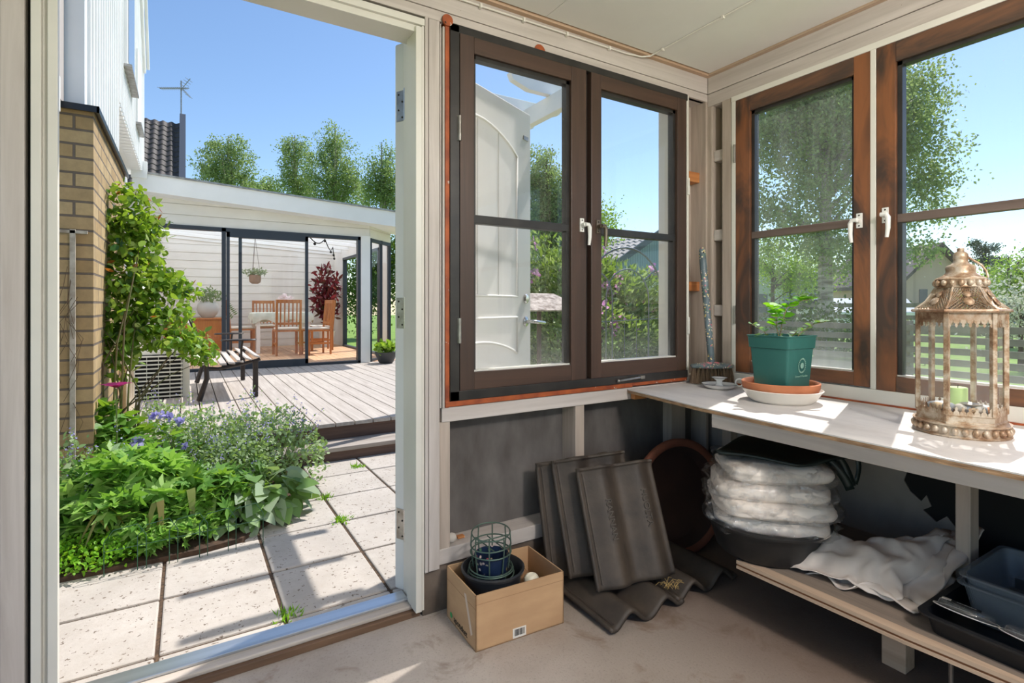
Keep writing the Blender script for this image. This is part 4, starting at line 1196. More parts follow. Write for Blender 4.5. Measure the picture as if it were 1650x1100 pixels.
def plant(name, label, px, d, rx, ry, h, n, kind, size, mat, cat='plant', flowers=0, fl=None, top=.4, frac=.25, spikes=0, group=None):
    cx, cy = at(px, d)
    r = T(name, label, cat, (cx,cy,0), group)
    P = spread(n, cx, cy, rx, ry, h, top); m = MB(); N = upn(n)
    if kind == 'palm': palm(m, P, N, size*NR.uniform(.7,1.2,n))
    elif kind == 'oval': U = rnd(n); U[:,2]=U[:,2]*.4+.15; cards(m,P,U,N,size*NR.uniform(.6,1.2,n),size*.45,OVAL)
    elif kind == 'heart': U = P-np.array([cx,cy,h*.6]); U[:,2]-=.05; U += NR.normal(size=(n,3))*.04; cards(m,P,U,upn(n,.35),size*NR.uniform(.7,1.15,n),size*.75,HEART)
    elif kind == 'small': U = rnd(n); cards(m,P,U,N,size*NR.uniform(.6,1.3,n),size*.6,OVAL if size>.02 else DIAM)
    m.build('foliage', mat, r)
    ms = MB(); stemmy(ms, P, cx, cy, .0035, frac)
    if spikes:
        S = spread(spikes, cx, cy, rx*.95, ry*.9, h, .12); tip = S + np.stack([NR.normal(0,.05,spikes),NR.normal(0,.05,spikes),NR.uniform(.06,.17,spikes)],1)
        B = np.stack([cx+(S[:,0]-cx)*.4, cy+(S[:,1]-cy)*.4, np.zeros(spikes)],1); D = tip-B
        cards(ms, B, D, rnd(spikes), np.linalg.norm(D,axis=1), .004, STRAP)
        mf = MB(); ml = MB()
        for i in range(spikes):
            k = 16; t = NR.uniform(.72,1,k)[:,None]; Q = B[i]+(tip[i]-B[i])*t + NR.normal(size=(k,3))*.007
            cards(mf, Q[:9], rnd(9), rnd(9), .011, .009); cards(ml, Q[9:], rnd(7), rnd(7), .02, .011)
        mf.build('flowers', F_vio, r, kind='stuff'); ml.build('bract_leaves', mat, r, kind='stuff')
    ms.build('stems', M_['stem'], r)
    if flowers:
        for i in range(flowers):
            mf = MB(); c = spread(1, cx, cy, rx*.8, ry*.8, h, .05)[0]+np.array([0,0,.05])
            k = 22; cards(mf, c+inball(k)*np.array([.026,.026,.02]), rnd(k), rnd(k), .026, .024, OVAL)
            mf.build('flower_cluster', fl or F_vio, r, kind='stuff')
    return r
plant('ground_cover','bright lime green creeping ground cover at the near left corner of the bed',150,2.27,.25,.20,.11,2300,'small',.022,L_clov,top=.6)
plant('delphinium','broad clump of bright green deeply cut leaves at the left of the bed',205,2.52,.30,.27,.40,330,'palm',.10,L_del)
plant('delphinium','second clump of deeply cut green leaves further back by the trellis',170,3.0,.24,.22,.42,170,'palm',.09,L_del)
plant('geranium','green cranesbill clump in the middle of the bed, below the catmint',335,2.60,.26,.20,.27,280,'palm',.07,L_phl)
plant('geranium','smaller cranesbill clump in the middle front of the bed, left of the silvery leaves',270,2.40,.22,.14,.17,220,'palm',.06,L_del)
plant('phlox','upright leafy plant with oblong green leaves at the foot of the trellis',150,2.95,.24,.17,.56,330,'oval',.10,L_phl,top=.25)
plant('phlox','leafy plant with clusters of violet flowers in the middle of the bed',262,2.95,.24,.20,.42,260,'oval',.07,L_phl,flowers=7)
plant('catmint','big grey green catmint with fine violet flower spikes at the deck corner',425,3.15,.36,.34,.47,2100,'small',.030,L_cat,spikes=60,frac=.06,top=.5)
plant('catmint','grey green catmint left of the bigger one, in front of the garden bench',330,3.15,.30,.30,.47,1700,'small',.030,L_cat,spikes=34,frac=.06,top=.5)
plant('catmint','low catmint shoots in front of the heat pump',255,3.55,.30,.26,.44,1300,'small',.030,L_cat,spikes=20,frac=.06,top=.5)
plant('catmint','silvery catmint shoots at the extreme left edge of the bed',100,2.42,.14,.14,.48,500,'small',.034,L_cat,spikes=8,frac=.1,top=.6)
plant('brunnera','silver veined heart shaped leaves drooping over the slabs at the right of the bed',425,2.74,.22,.18,.23,80,'heart',.105,L_sil)
plant('brunnera','silver veined heart shaped leaves half hidden under the catmint',385,2.60,.18,.12,.15,46,'heart',.09,L_sil)
plant('catmint','silvery low catmint sprawling among the cut leaves, above the ground cover',140,2.50,.18,.16,.36,700,'small',.030,L_cat,spikes=12,frac=.1,top=.6)
plant('catmint','short catmint shoots between the violet flowered plant and the silvery leaves',375,2.85,.22,.18,.38,1000,'small',.028,L_cat,spikes=30,frac=.06,top=.4)
sx_, sy_ = at(262,2.36)
sp_ = T('tulip_leaves','long arching pale strap leaves drooping over the front edge of the bed','plant',(sx_,sy_,0))
m = MB()
for k in range(14):
    a = R.uniform(-2.6,-.3); L = R.uniform(.14,.26); bx = sx_+R.uniform(-.18,.22); by = sy_+R.uniform(.0,.10); w = R.uniform(.008,.018)
    prev = None; vs=[]; fs=[]
    for i in range(8):
        t = i/7; rr = L*t; z = .02+.16*math.sin(math.pi*min(1,t*1.02))*R.uniform(.95,1.05)*L/.2; ww = w*math.sin(math.pi*(.12+.86*t))
        c = Vector((bx+rr*math.cos(a), by+rr*math.sin(a)*.55, max(.0,z))); sd = Vector((-math.sin(a),math.cos(a),.2))*ww
        vs += [c-sd, c+sd]
    for i in range(7): fs.append((2*i,2*i+1,2*i+3,2*i+2))
    m._add(vs,fs)
m.build('leaves', L_strap, sp_, smooth=True)
wf_ = T('wire_edging','thin green wire edging hoops at the front of the bed','wire fence',(.0,2.66,0))
m = MB()
for k in range(5):
    x = -.28+.11*k; m.tube([(x,2.665,-.03),(x,2.665,.12),(x+.03,2.665,.16),(x+.11,2.665,.17),(x+.14,2.665,.12),(x+.14,2.665,-.03)],.0018,5)
m.tube([(-.28,2.665,.08),(.32,2.665,.09)],.0015,5)
m.build('hoop', simple('green_wire',(54,92,70),.5,.3), wf_)
tx_, ty_ = at(187,2.78); tz = zat(620,2.78)
tu = T('purple_tulip','open purple tulip standing above the leaves beside the brick corner','flower',(tx_,ty_,0))
m = MB(); m.tube([(tx_+.02,ty_,0),(tx_+.005,ty_,.3),(tx_,ty_,tz-.02)],.004,6); m.build('stem',M_['stem'],tu)
m = MB()
for k in range(6):
    a = k*math.pi/3; U = np.array([[math.cos(a),math.sin(a),.35]]); cards(m,np.array([[tx_,ty_,tz-.015]]),U,np.array([[-math.cos(a)*.3,-math.sin(a)*.3,1]]),.078,.062,OVAL)
m.build('petals', leafmat('purple_petals',[(132,20,84),(168,36,110),(110,16,76)],.35,tc=(200,40,120)), tu)

# climbing rose
rs = T('climbing_rose','tall leafy rose bush with glossy green leaves beside the yellow brick wall','rose bush',(-.2,4.0,0))
cl = []
for (px,py,rpx,rpy,d,w) in ((212,318,22,26,3.45,.5),(205,360,36,28,3.45,1),(238,372,20,18,3.5,.5),(215,405,44,34,3.45,1.3),(215,455,46,40,3.4,1.5),(262,455,30,26,3.5,.7),(295,465,16,20,3.55,.35),(205,510,42,44,3.35,1.4),(262,510,46,34,3.45,1.1),(210,548,44,26,3.35,.9),(290,548,42,20,3.45,.9),(325,570,20,20,3.5,.4),(190,580,30,40,3.3,.5),(243,350,8,8,3.5,.1)):
    k = int(300*w); X,Y = at(px,d); s = d/857; c,sn = math.cos(YAW),math.sin(YAW)
    q = inball(k,.5); lat = q[:,0]*rpx*s; dep = q[:,1]*.20
    cl.append(np.stack([X+lat*c+dep*sn, Y-lat*sn+dep*c, zat(py,d)+q[:,2]*rpy*s],1))
P = np.concatenate(cl); n=len(P)
m = MB(); U = NR.normal(size=(n,3)); U[:,2]-=.4; N = upn(n,.7)
cards(m,P,U,N,NR.uniform(.036,.068,n),NR.uniform(.024,.042,n),OVAL)
m.build('leaves', leafmat('rose_leaves',[(40,72,28),(66,108,38),(112,154,54),(164,196,84),(82,126,48),(206,220,126)],.42,rough=.22,tc=(190,220,50)), rs)
m = MB(); q = NR.permutation(n)[:26]; q = q[np.argsort(-P[q,2])][:22]
cards(m,P[q]+np.array([0,0,.03]),rnd(22),rnd(22),.05,.022,OVAL); m.build('young_shoots', leafmat('bronze_shoots',[(150,80,40),(180,110,50),(140,60,40)],.4,tc=(220,140,40)), rs, kind='stuff')
m = MB()
for k in range(11):
    b = Vector((-.38+R.uniform(-.03,.14),3.85+R.uniform(-.06,.10),0)); e = Vector(P[R.randrange(n)])
    mid = Vector((b.x+R.uniform(-.03,.06), b.y+R.uniform(-.03,.06), e.z*.55))
    pts = [b, b.lerp(mid,.5)+Vector((R.uniform(-.015,.015),0,0)), mid, mid.lerp(e,.5)+Vector((0,0,.05)), e]
    m.tube(pts,[.006,.0055,.005,.003,.0015],6)
for k in range(46):
    e = Vector(P[R.randrange(n)]); b = Vector(P[R.randrange(n)])
    if (e-b).length < .35: m.tube([b,b.lerp(e,.5)+Vector((0,0,-.02)),e],.0022,4)
m.build('canes', simple('green_brown_cane',(96,100,50),.6,c2=(84,62,40),ns=8), rs, smooth=True)

# ------------------------------------------------------------------ heat pump beside the wall
hpn = T('heat_pump','white outdoor heat pump unit behind the rose','heat pump',(-.18,6.0,-.04))
M_['hp'] = simple('pale_beige_metal',(224,222,208),.5)
m = MB(); m.box(-.42,.03,5.93,6.22,.02,.66); m.build('casing', M_['hp'], hpn, bevel=.008)
m = MB()
for k in range(15): m.box(-.40,-.03,5.895,5.92,.07+.037*k,.082+.037*k)
for k in range(5): m.box(-.40+.09*k,-.396+.09*k,5.90,5.925,.07,.6)
m.build('grille', M_['hp'], hpn)
MB().box(-.40,-.03,5.921,5.931,.06,.61).build('grille_back', M_['tar'], hpn)
hc = T('garden_hose','beige hose coiled on the wall beside the heat pump','hose',(-.42,4.9,.3))
m = MB()
for k in range(4):
    pts = [(-.40+.012*k, 4.95+(.20+.02*k)*math.cos(a*math.pi/10), .38+(.24+.015*k)*math.sin(a*math.pi/10)) for a in range(20)]
    m.tube(pts,.013,6,closed=True)
m.build('coil', simple('beige_hose',(206,190,166),.5), hc, smooth=True)

# ------------------------------------------------------------------ garden bench on the deck
gb = T('garden_bench','dark metal garden bench with pale curved seat slats on the deck','bench',(.3,6.2,.2))
M_['iron'] = simple('black_cast_metal',(44,38,36),.45,.3,c2=(62,54,50),ns=14)
M_['slat'] = wood('silvered_bench_slat',(206,198,190),(176,166,158),'y',.6,5,.2)
def prof(t):   # seat profile, t 0 front .. 1 back, then up the back
    return (.60-.44*t, .575-.06*math.sin(math.pi*t*.75)-.0*t)
for k in range(7):
    t = k/6.3; x,z = prof(t); x2,z2 = prof(t+.11)
    MB().bar((x-.03,5.52,z+.012),(x-.03,6.92,z+.012),.055,.014,up=(-(z2-z),0,abs(x2-x))).build('seat_slat', M_['slat'], gb, bevel=.003)
for k in range(6):
    z = .60+.072*k; x = .135-.028*k
    MB().bar((x,5.52,z),(x,6.92,z),.014,.05,up=(-.3,0,1)).build('back_slat', M_['slat'], gb, bevel=.003)
for yy in (5.56,6.88):
    MB().bar((.56,yy,.205),(.56,yy,.555),.045,.045).build('leg', M_['iron'], gb, bevel=.006)
    MB().tube([(.10,yy-.0,.205),(.16,yy,.40),(.155,yy,.56),(.09,yy,.78),(.0,yy,1.02)],[.024,.022,.02,.016,.013],8).build('leg', M_['iron'], gb, smooth=True)
    MB().tube([(.14,yy,.50),(.25,yy,.485),(.42,yy,.515),(.58,yy,.55),(.60,yy,.56)],.016,8).build('seat_bearer', M_['iron'], gb, smooth=True)
    ap = MB().tube([(.44,yy,.53),(.44,yy,.66),(.45,yy,.735)],.010,8).build('arm_post', M_['iron'], gb, smooth=True)
    m = MB(); m.lathe([(.001,.735),(.100,.737),(.106,.744),(.10,.751),(.001,.755)],(0,0,0),24,Matrix.Translation((.42,yy,0)) @ Matrix.Scale(1.45,4,(1,0,0)) @ Matrix.Scale(.55,4,(0,1,0))); m.build('armrest', M_['iron'], ap, smooth=True)
for (x,y,n,lb) in ((.667,2.74,60,'small tuft of grass in the joint near the step'),(.30,1.993,40,'tiny weed in the slab joint closest to the threshold'),(.672,3.12,40,'small weed tuft in the right slab joint, level with the catmint'),(.98,3.60,60,'grass tuft in the joints just in front of the deck step')):
    m = MB(); P = np.stack([NR.normal(x,.02,n),NR.normal(y,.02,n),np.full(n,-.03)],1); U = NR.normal(size=(n,3))*.7; U[:,2] = 1; cards(m,P,U,rnd(n),NR.uniform(.02,.05,n),.007,DIAM)
    m.build('grass_tuft', L_clov, loc=(x,y,-.03), label=lb, cat='grass', kind='stuff')
#@@PART4

# ------------------------------------------------------------------ workbench
BZ = .695
wbn = T('workbench','pale painted plywood workbench under the right hand windows','workbench',(1.9,.6,FZ))
top_poly = [(1.668,1.742),(1.605,1.30),(1.585,.95),(1.572,.58),(1.568,-1.2),(2.200,-1.2),(2.200,1.615),(2.288,1.625),(2.288,1.72),(2.212,1.722),(2.200,1.742)]
def benchtop():
    t = NT('painted_plywood_top'); co = t.coord()
    n = t.noise(t.coord((1,.3,1)), 9, 6, .65); col = t.ramp(n, [(.3,lin((222,216,210))),(.7,lin((196,190,186)))])
    g = t.noise(co, 3, 4, .6, .5); col = t.mix(t.ramp(g,[(.5,blk(0)),(.75,blk(.4))]), col, lin((168,156,146)))
    s = t.noise(co, 45, 3, .6); col = t.mix(t.ramp(s,[(.73,blk(0)),(.77,blk(.8))]), col, lin((120,104,92)))
    t.bsdf(col, .55, 0, t.bump(n,.15,.001)); return t.m
MB().prism(top_poly, BZ-.004, BZ).build('bench_top', benchtop(), wbn)
M_['plyedge'] = simple('chipped_plywood_edge',(182,146,110),.7,c2=(128,98,72),scale=(1,1,6),ns=18,bump=.4)
MB().prism([(p[0]+.0005,p[1]) for p in top_poly], BZ-.016, BZ-.0045).build('plywood_core', M_['plyedge'], wbn)
MB().box(1.610,1.645,-1.2,1.255,BZ-.066,BZ-.016).build('apron', M_['white_y'], wbn, bevel=.002)
MB().box(1.69,2.19,1.72,1.745,BZ-.045,BZ-.016).build('wall_batten', M_['pine_o'], wbn, bevel=.002)
for y in (.684,-.6): MB().box(2.02,2.085,y-.038,y,.191,BZ-.016).build('leg', M_['stud'], wbn, bevel=.003)
MB().box(1.645,2.20,.53,.565,BZ-.066,BZ-.016).build('cross_bearer', M_['stud'], wbn)

lsh = T('lower_shelf','low board shelf close to the floor under the workbench','shelf',(1.95,.5,FZ))
shp = [(1.612,1.155),(1.632,.66),(1.655,.43),(1.68,-1.0),(2.245,-1.0),(2.245,1.46)]
MB().prism(shp,.180,.190).build('shelf_board', wood('dusty_shelf_board',(150,134,120),(120,106,94),'y',.75,5,.2), lsh)
MB().prism([(p[0]-.0006,p[1]) if p[0]<1.7 else p for p in shp[:4]]+[(1.72,-1.0),(1.665,.66),(1.65,1.10)],.1805,.1915).prism([(p[0]-.0006,p[1]) if p[0]<1.7 else p for p in shp[:4]]+[(1.72,-1.0),(1.665,.66),(1.65,1.10)],.164,.1735).build('edge_strip', M_['rawwood'], lsh)
MB().prism([(p[0]+.003,p[1]) for p in shp[:4]]+[(1.72,-1.0),(1.665,.66),(1.65,1.10)],.173,.181).build('edge_groove', simple('brown_edge_core',(128,82,50),.7), lsh)
MB().box(1.80,1.90,.735,.805,.085,.164).box(1.82,1.88,.735,.80,FZ,.085).build('support_block', M_['rawwood'], lsh, bevel=.003)
MB().tube([(1.79,.615,.164),(1.79,.615,FZ+.006),(1.80,.56,FZ+.006)],.006,8).build('steel_rod', M_['metal'], lsh, smooth=True)

# ------------------------------------------------------------------ saucers, pot, seedling
SX, SY = 1.972, 1.215
SS = .89
M_['terra'] = simple('terracotta',(196,122,82),.75,c2=(168,98,62),ns=7,bump=.2,spots=[((216,190,170),22,.72)])
M_['glaze'] = simple('cream_glaze',(236,230,220),.35,c2=(226,219,208),ns=3,spots=[((120,104,90),26,.78)])
m = MB(); m.lathe([(.105,BZ),(.120,BZ+.012),(.141,BZ+.045),(.145,BZ+.048),(.141,BZ+.050),(.116,BZ+.018),(.001,BZ+.014)],(SX,SY,0),48)
m.build('plant_saucer',M_['glaze'],loc=(SX,SY,BZ),smooth=True,label='cream glazed plant saucer standing directly on the workbench',cat='saucer',angle=60)
m = MB(); m.lathe([(.111,BZ+.020),(.124,BZ+.030),(.136,BZ+.054),(.139,BZ+.075),(.135,BZ+.078),(.130,BZ+.075),(.124,BZ+.046),(.001,BZ+.040)],(SX-.003,SY+.003,0),48)
m.build('plant_saucer',M_['terra'],loc=(SX,SY,BZ+.02),smooth=True,label='terracotta plant saucer stacked inside the cream one, under the green pot',cat='saucer',angle=60)
pt = T('square_plant_pot','square dark green plastic plant pot on the stacked saucers','plant pot',(SX,SY,BZ+.041))
def sqring(s, z, rot=rad(-2.0), cx=SX, cy=SY, cr=.012, n=4):
    pts=[]
    for q,(sx,sy) in enumerate(((1,-1),(1,1),(-1,1),(-1,-1))):
        for k in range(n+1):
            a = rad(-90+90*q)+rad(90)*k/n
            pts.append((sx*(s/2-cr)+cr*math.cos(a), sy*(s/2-cr)+cr*math.sin(a)))
    return [(cx+x*math.cos(rot)-y*math.sin(rot), cy+x*math.sin(rot)+y*math.cos(rot), z) for x,y in pts]
def loft(m, rings, capb=True, capt=True):
    vs=[p for r_ in rings for p in r_]; k=len(rings[0]); fs=[]
    for i in range(len(rings)-1):
        for j in range(k):
            l=(j+1)%k; fs.append((i*k+j,i*k+l,(i+1)*k+l,(i+1)*k+j))
    if capb: fs.append(tuple(range(k-1,-1,-1)))
    if capt: fs.append(tuple((len(rings)-1)*k+j for j in range(k)))
    m._add(vs,fs)
z0 = BZ+.041
m = MB(); loft(m,[sqring(.140,z0),sqring(.163,z0+.165),sqring(.163,z0+.1655),sqring(.172,z0+.168),sqring(.178,z0+.210),sqring(.183,z0+.212),sqring(.183,z0+.216),sqring(.171,z0+.216),sqring(.163,z0+.17),sqring(.159,z0+.15)])
m.build('pot_body', simple('dark_green_plastic',(46,104,96),.38,c2=(38,92,86),ns=3,spots=[((84,136,124),60,.80)]), pt, smooth=True, angle=35)
MB().prism([(x,y) for x,y,_ in sqring(.160,0)],z0+.16,z0+.172).build('potting_soil', M_['soil'], pt)
# emblem on the face towards the window side (-y face)
tf = rad(-2.0); MF = Matrix.Translation((SX,SY,0)) @ Matrix.Rotation(tf,4,'Z') @ Matrix.Translation((0,-.0787,z0+.09)) @ Matrix.Rotation(rad(90+4.1),4,'X')
em = simple('pale_green_print',(132,168,152),.6)
m = MB()
for k in range(22):
    a = 2*math.pi*k/22; m.lathe([(.004,0),(.004,.0006)],(0,0,0),6,MF@Matrix.Translation((.021*math.cos(a)+.004,.026*math.sin(a)+.014,.0008))@Matrix.Rotation(a,4,'Z')@Matrix.Scale(.55,4,(0,1,0)))
m.lathe([(.011,0),(.011,.0006)],(0,0,0),16,MF@Matrix.Translation((.004,.014,.0008)))
m.build('emblem', em, pt)
txt('lettering','Green & Garden',.0115,MF@Matrix.Translation((.004,-.026,.0010)),em,pt)
sd = T('eucalyptus_seedling','young eucalyptus with round leaves growing in the green pot','seedling',(SX,SY,z0+.172))
c,s_ = math.cos(YAW),math.sin(YAW)
vr = Vector((.85,-.527,0)); vd = Vector((.527,.85,0))
base = Vector((SX,SY,z0+.172))
stems = [((-.01,0),[(.0,.06),(.02,.105),(.06,.125),(.09,.128)]),((0,.0),[(-.015,.05),(-.02,.09),(-.03,.11)]),((-.02,.01),[(-.06,.04),(-.09,.06)]),((.03,0),[(.07,.04),(.10,.062),(.13,.068)]),((-.02,-.01),[(-.05,.01),(-.075,.03)]),((.01,.0),[(.03,.02),(.04,.04)])]
ms, ml, mb2 = MB(), MB(), MB()
for (o,pts) in stems:
    pp = [base+vr*o[0]+vd*o[1]] + [base+vr*a*1.25+Vector((0,0,b*1.42))+vd*R.uniform(-.02,.02) for a,b in pts]
    ms.tube(pp,.0018,5)
    for i in range(1,len(pp)):
        for t in (.15,.45,.75,1.0):
            q = pp[i-1].lerp(pp[i],t)
            for s in (-1,1):
                dirv = Vector((R.uniform(-.4,.4),R.uniform(-.4,.4),.25)) + vr*s*.6 + vd*R.uniform(-.6,.6)
                big = pts[-1][1] > .1 and i >= 2
                sz = R.uniform(.030,.044) if big else R.uniform(.017,.026)
                nn = Vector((R.uniform(-.5,.5),R.uniform(-.5,.5),1))
                cards(ml if big else mb2, np.array([q]), np.array([dirv]), np.array([nn]), sz, sz*.95, OVAL)
ms.build('stems', simple('reddish_stem',(130,110,70),.6), sd); ml.build('leaves', leafmat('lime_round_leaves',[(104,176,44),(140,204,50),(84,150,50)],.5,tc=(170,235,30)), sd)
mb2.build('small_leaves', leafmat('blue_green_round_leaves',[(110,150,110),(150,182,146),(90,136,90)],.4), sd)

# ------------------------------------------------------------------ enamel candle holder
CX, CY = 2.035, 1.545
ch = T('candle_holder','white enamel chamber candlestick with a dark rim and ring handle','candle holder',(CX,CY,BZ))
M_['enamel'] = simple('white_enamel',(240,238,234),.2,coat=.4)
m = MB(); m.lathe([(.045,BZ),(.062,BZ+.008),(.074,BZ+.020),(.0755,BZ+.021),(.060,BZ+.012),(.020,BZ+.010),(.012,BZ+.020),(.013,BZ+.035),(.030,BZ+.048),(.034,BZ+.049),(.012,BZ+.042),(.001,BZ+.04)],(CX,CY,0),36); dsh = m.build('dish',M_['enamel'],ch,smooth=True,angle=70)
m = MB(); m.tube([(CX+.0755*math.cos(a*.2094),CY+.0755*math.sin(a*.2094),BZ+.0215) for a in range(30)],.0012,5,closed=True); m.tube([(CX+.034*math.cos(a*.2094),CY+.034*math.sin(a*.2094),BZ+.0493) for a in range(30)],.0009,5,closed=True); m.build('rim_line',simple('dark_blue_rim',(40,46,60),.3),dsh,smooth=True)
hc_ = Vector((CX,CY,BZ+.026))+vr*.089
m = MB(); m.tube([hc_+vr*.017*math.cos(a*.3142)+Vector((0,0,.017*math.sin(a*.3142))) for a in range(20)],.0035,8,closed=True); m.build('ring_handle',M_['enamel'],ch,smooth=True)

# ------------------------------------------------------------------ hand brush
BX, BY = 2.118, 1.648
hb = T('hand_brush','flower painted hand brush with brown bristles, its long handle up against the corner post','brush',(BX,BY,BZ))
Mh = Matrix.Translation((BX,BY,0)) @ Matrix(((vr.x,vd.x,0,0),(vr.y,vd.y,0,0),(0,0,1,0),(0,0,0,1)))
def paintmat(name, bg, bg2, dens=70, th=.60, plain=None):
    t = NT(name); co = t.coord(); n = t.noise(co, 12, 3); col = t.ramp(n,[(.4,lin(bg)),(.6,lin(bg2))])
    v = t.n('ShaderNodeTexVoronoi'); v.inputs['Scale'].default_value = dens; t.l(co, v.inputs['Vector'])
    sep = t.n('ShaderNodeSeparateColor'); t.l(v.outputs['Color'], sep.inputs[0])
    pal = t.ramp(sep.outputs[0],[(0,lin((226,214,176))),(.3,lin((206,110,120))),(.5,lin((232,206,196))),(.7,lin((92,132,96))),(.85,lin((226,196,120)))],'CONSTANT')
    f = t.ramp(v.outputs['Distance'],[(.32,blk(1)),(.38,blk(0))])
    g = t.ramp(t.noise(co, 9, 2),[(th-.12,blk(0)),(th-.08,blk(1))]); ff = t.mix(1.0,f,g,'MULTIPLY')
    col = t.mix(ff,col,pal); t.bsdf(col,.4); return t.m
M_['paint_b'] = paintmat('painted_flowers_on_grey',(92,104,106),(120,132,134),110,.50)
m = MB(); m.lathe([(.05,.770),(.098,.772),(.103,.780),(.100,.788),(.05,.796),(.001,.799)],(0,0,0),36,Mh@Matrix.Scale(.40,4,(0,1,0))); bhd = m.build('brush_head',M_['paint_b'],hb,smooth=True,angle=70)
m = MB()
for k in range(5):
    a = 2*math.pi*k/5
    for sx in (-.016,.016): m.lathe([(.007,0),(.007,.001)],(0,0,0),10,Mh@Matrix.Translation((sx+.009*math.cos(a),-.012+.006*math.sin(a),.796))@Matrix.Rotation(rad(18),4,'X'))
m.build('painted_rose',simple('pink_rose_paint',(208,104,116),.5,c2=(226,150,150),ns=60),bhd)
bri = simple('brown_bristle',(158,132,106),.8,c2=(122,100,78),scale=(1,1,.2),ns=60)
for k in range(10):
    m = MB(); x0 = -.085+.0189*k
    for j in range(34):
        y0 = R.uniform(-.028,.028)*math.sqrt(max(.1,1-(x0/.1)**2)); dxx = R.uniform(-.009,.009)
        p = [Mh@Vector((x0+dxx*.5,y0*.8,.772)), Mh@Vector((x0*1.04+dxx,y0,.735)), Mh@Vector((x0*1.05+dxx*1.4,y0*1.1,.697+R.uniform(0,.004)))]
        m.tube(p,.0014,3,cap=False)
    m.build('bristle_tuft',bri,hb)
m = MB(); hb0 = Vector((BX,BY,.79))+vd*.005; hb1 = Vector((2.140,1.700,1.345))-vr*.02
pp = [hb0.lerp(hb1,t) for t in (0,.05,.2,.5,.8,.97,1)]
m.tube(pp,[.016,.0155,.0165,.0165,.0175,.016,.009],16)
hnd = m.build('handle',paintmat('painted_flowers_on_blue_grey',(84,98,104),(108,122,128),90,.50),hb,smooth=True,angle=70)
m = MB(); qh = hb0.lerp(hb1,.955)-vd*.0165; m.lathe([(.004,0),(.004,.002)],(0,0,0),10,Matrix.Translation(qh)@vd.to_track_quat('Z','Y').to_matrix().to_4x4()); m.build('hanging_hole',M_['tar'],hnd)

# ------------------------------------------------------------------ lantern
LX, LY = 1.935, .642
LK = .83
ln = T('lantern','large whitewashed rusty metal lantern with six glass sides on the workbench','lantern',(LX,LY,BZ))
def rusty():
    t = NT('whitewashed_rusty_gold_metal'); co = t.coord()
    n = t.noise(co, 22, 6, .7); n2 = t.noise(co, 6, 4, .6)
    col = t.ramp(n,[(.36,lin((120,84,58))),(.47,lin((168,140,112))),(.56,lin((196,180,160))),(.7,lin((216,205,190)))])
    col = t.mix(t.ramp(n2,[(.45,blk(0)),(.65,blk(.55))]),col,lin((134,98,70)))
    t.bsdf(col,.45,.35,t.bump(n,.5,.0015)); return t.m
M_['rusty'] = rusty()
ANG = [rad(1.2+60*k) for k in range(6)]
def hexpt(r,k,z): a=ANG[k%6]; return Vector((LX+r*math.cos(a),LY+r*math.sin(a),z))
def hexring(r,z): return [hexpt(r,k,z) for k in range(6)]
m = MB(); m.lathe([(.134,BZ),(.137,BZ+.004),(.130,BZ+.008),(.128,BZ+.030),(.135,BZ+.033),(.136,BZ+.037),(.120,BZ+.039)],(LX,LY,0),48); brg = m.build('base_ring',M_['rusty'],ln,smooth=True)
m = MB()
for k in range(30):
    a = 2*math.pi*k/30; m.sphere((LX+.131*math.cos(a),LY+.131*math.sin(a),BZ+.019),.0102,10,7,1,1,1)
m.build('bead_band',M_['rusty'],brg,smooth=True)
m = MB(); loft(m,[hexring(.130,BZ+.038),hexring(.130,BZ+.043),hexring(.126,BZ+.045),hexring(.126,BZ+.060),hexring(.129,BZ+.062),hexring(.129,BZ+.065),hexring(.118,BZ+.065)]); m.build('hexagon_plinth',M_['rusty'],ln)
def crest(r,z0,h,flip,name,nn=7):
    m = MB()
    for k in range(6):
        a,b = hexpt(r,k,z0),hexpt(r,k+1,z0); d=(b-a); L=d.length; d.normalize(); nrm=Vector((d.y,-d.x,0))
        for j in range(nn):
            c = a+d*(L*(j+.5)/nn); w=L/nn*.48; s=-1 if flip else 1
            poly=[(-w,0),(w,0),(w*.9,h*.35),(w*.35,h*.5),(w*.5,h*.75),(0,h),(-w*.5,h*.75),(-w*.35,h*.5),(-w*.9,h*.35)]
            Mq=Matrix(((d.x,nrm.x,0,c.x),(d.y,nrm.y,0,c.y),(0,0,s,c.z),(0,0,0,1)))@Matrix(((1,0,0,0),(0,0,1,0),(0,1,0,0),(0,0,0,1)))
            m.prism(poly,-.0012,.0012,Mq)
    m.build(name,M_['rusty'],ln)
crest(.127,BZ+.064,.024,False,'lower_cresting')
crest(.128,1.026,.022,True,'upper_cresting')
for k in range(6):
    m = MB(); p = hexpt(.122,k,BZ+.064); q = hexpt(.122,k,1.048); m.bar(p,q,.0155,.014,up=(math.cos(ANG[k]),math.sin(ANG[k]),0)); m.build('corner_post',M_['rusty'],ln,bevel=.001)
    a,b = hexpt(.117,k,BZ+.065),hexpt(.117,k+1,BZ+.065)
    MB()._add([a,b,b+Vector((0,0,.29)),a+Vector((0,0,.29))],[(0,1,2,3)]).build('glass_pane',M_['gl_lan'],ln)
m = MB(); loft(m,[hexring(.127,1.024),hexring(.127,1.046),hexring(.140,1.047),hexring(.143,1.051),hexring(.140,1.055),hexring(.128,1.056)],False,False); m.build('roof_rim',M_['rusty'],ln)
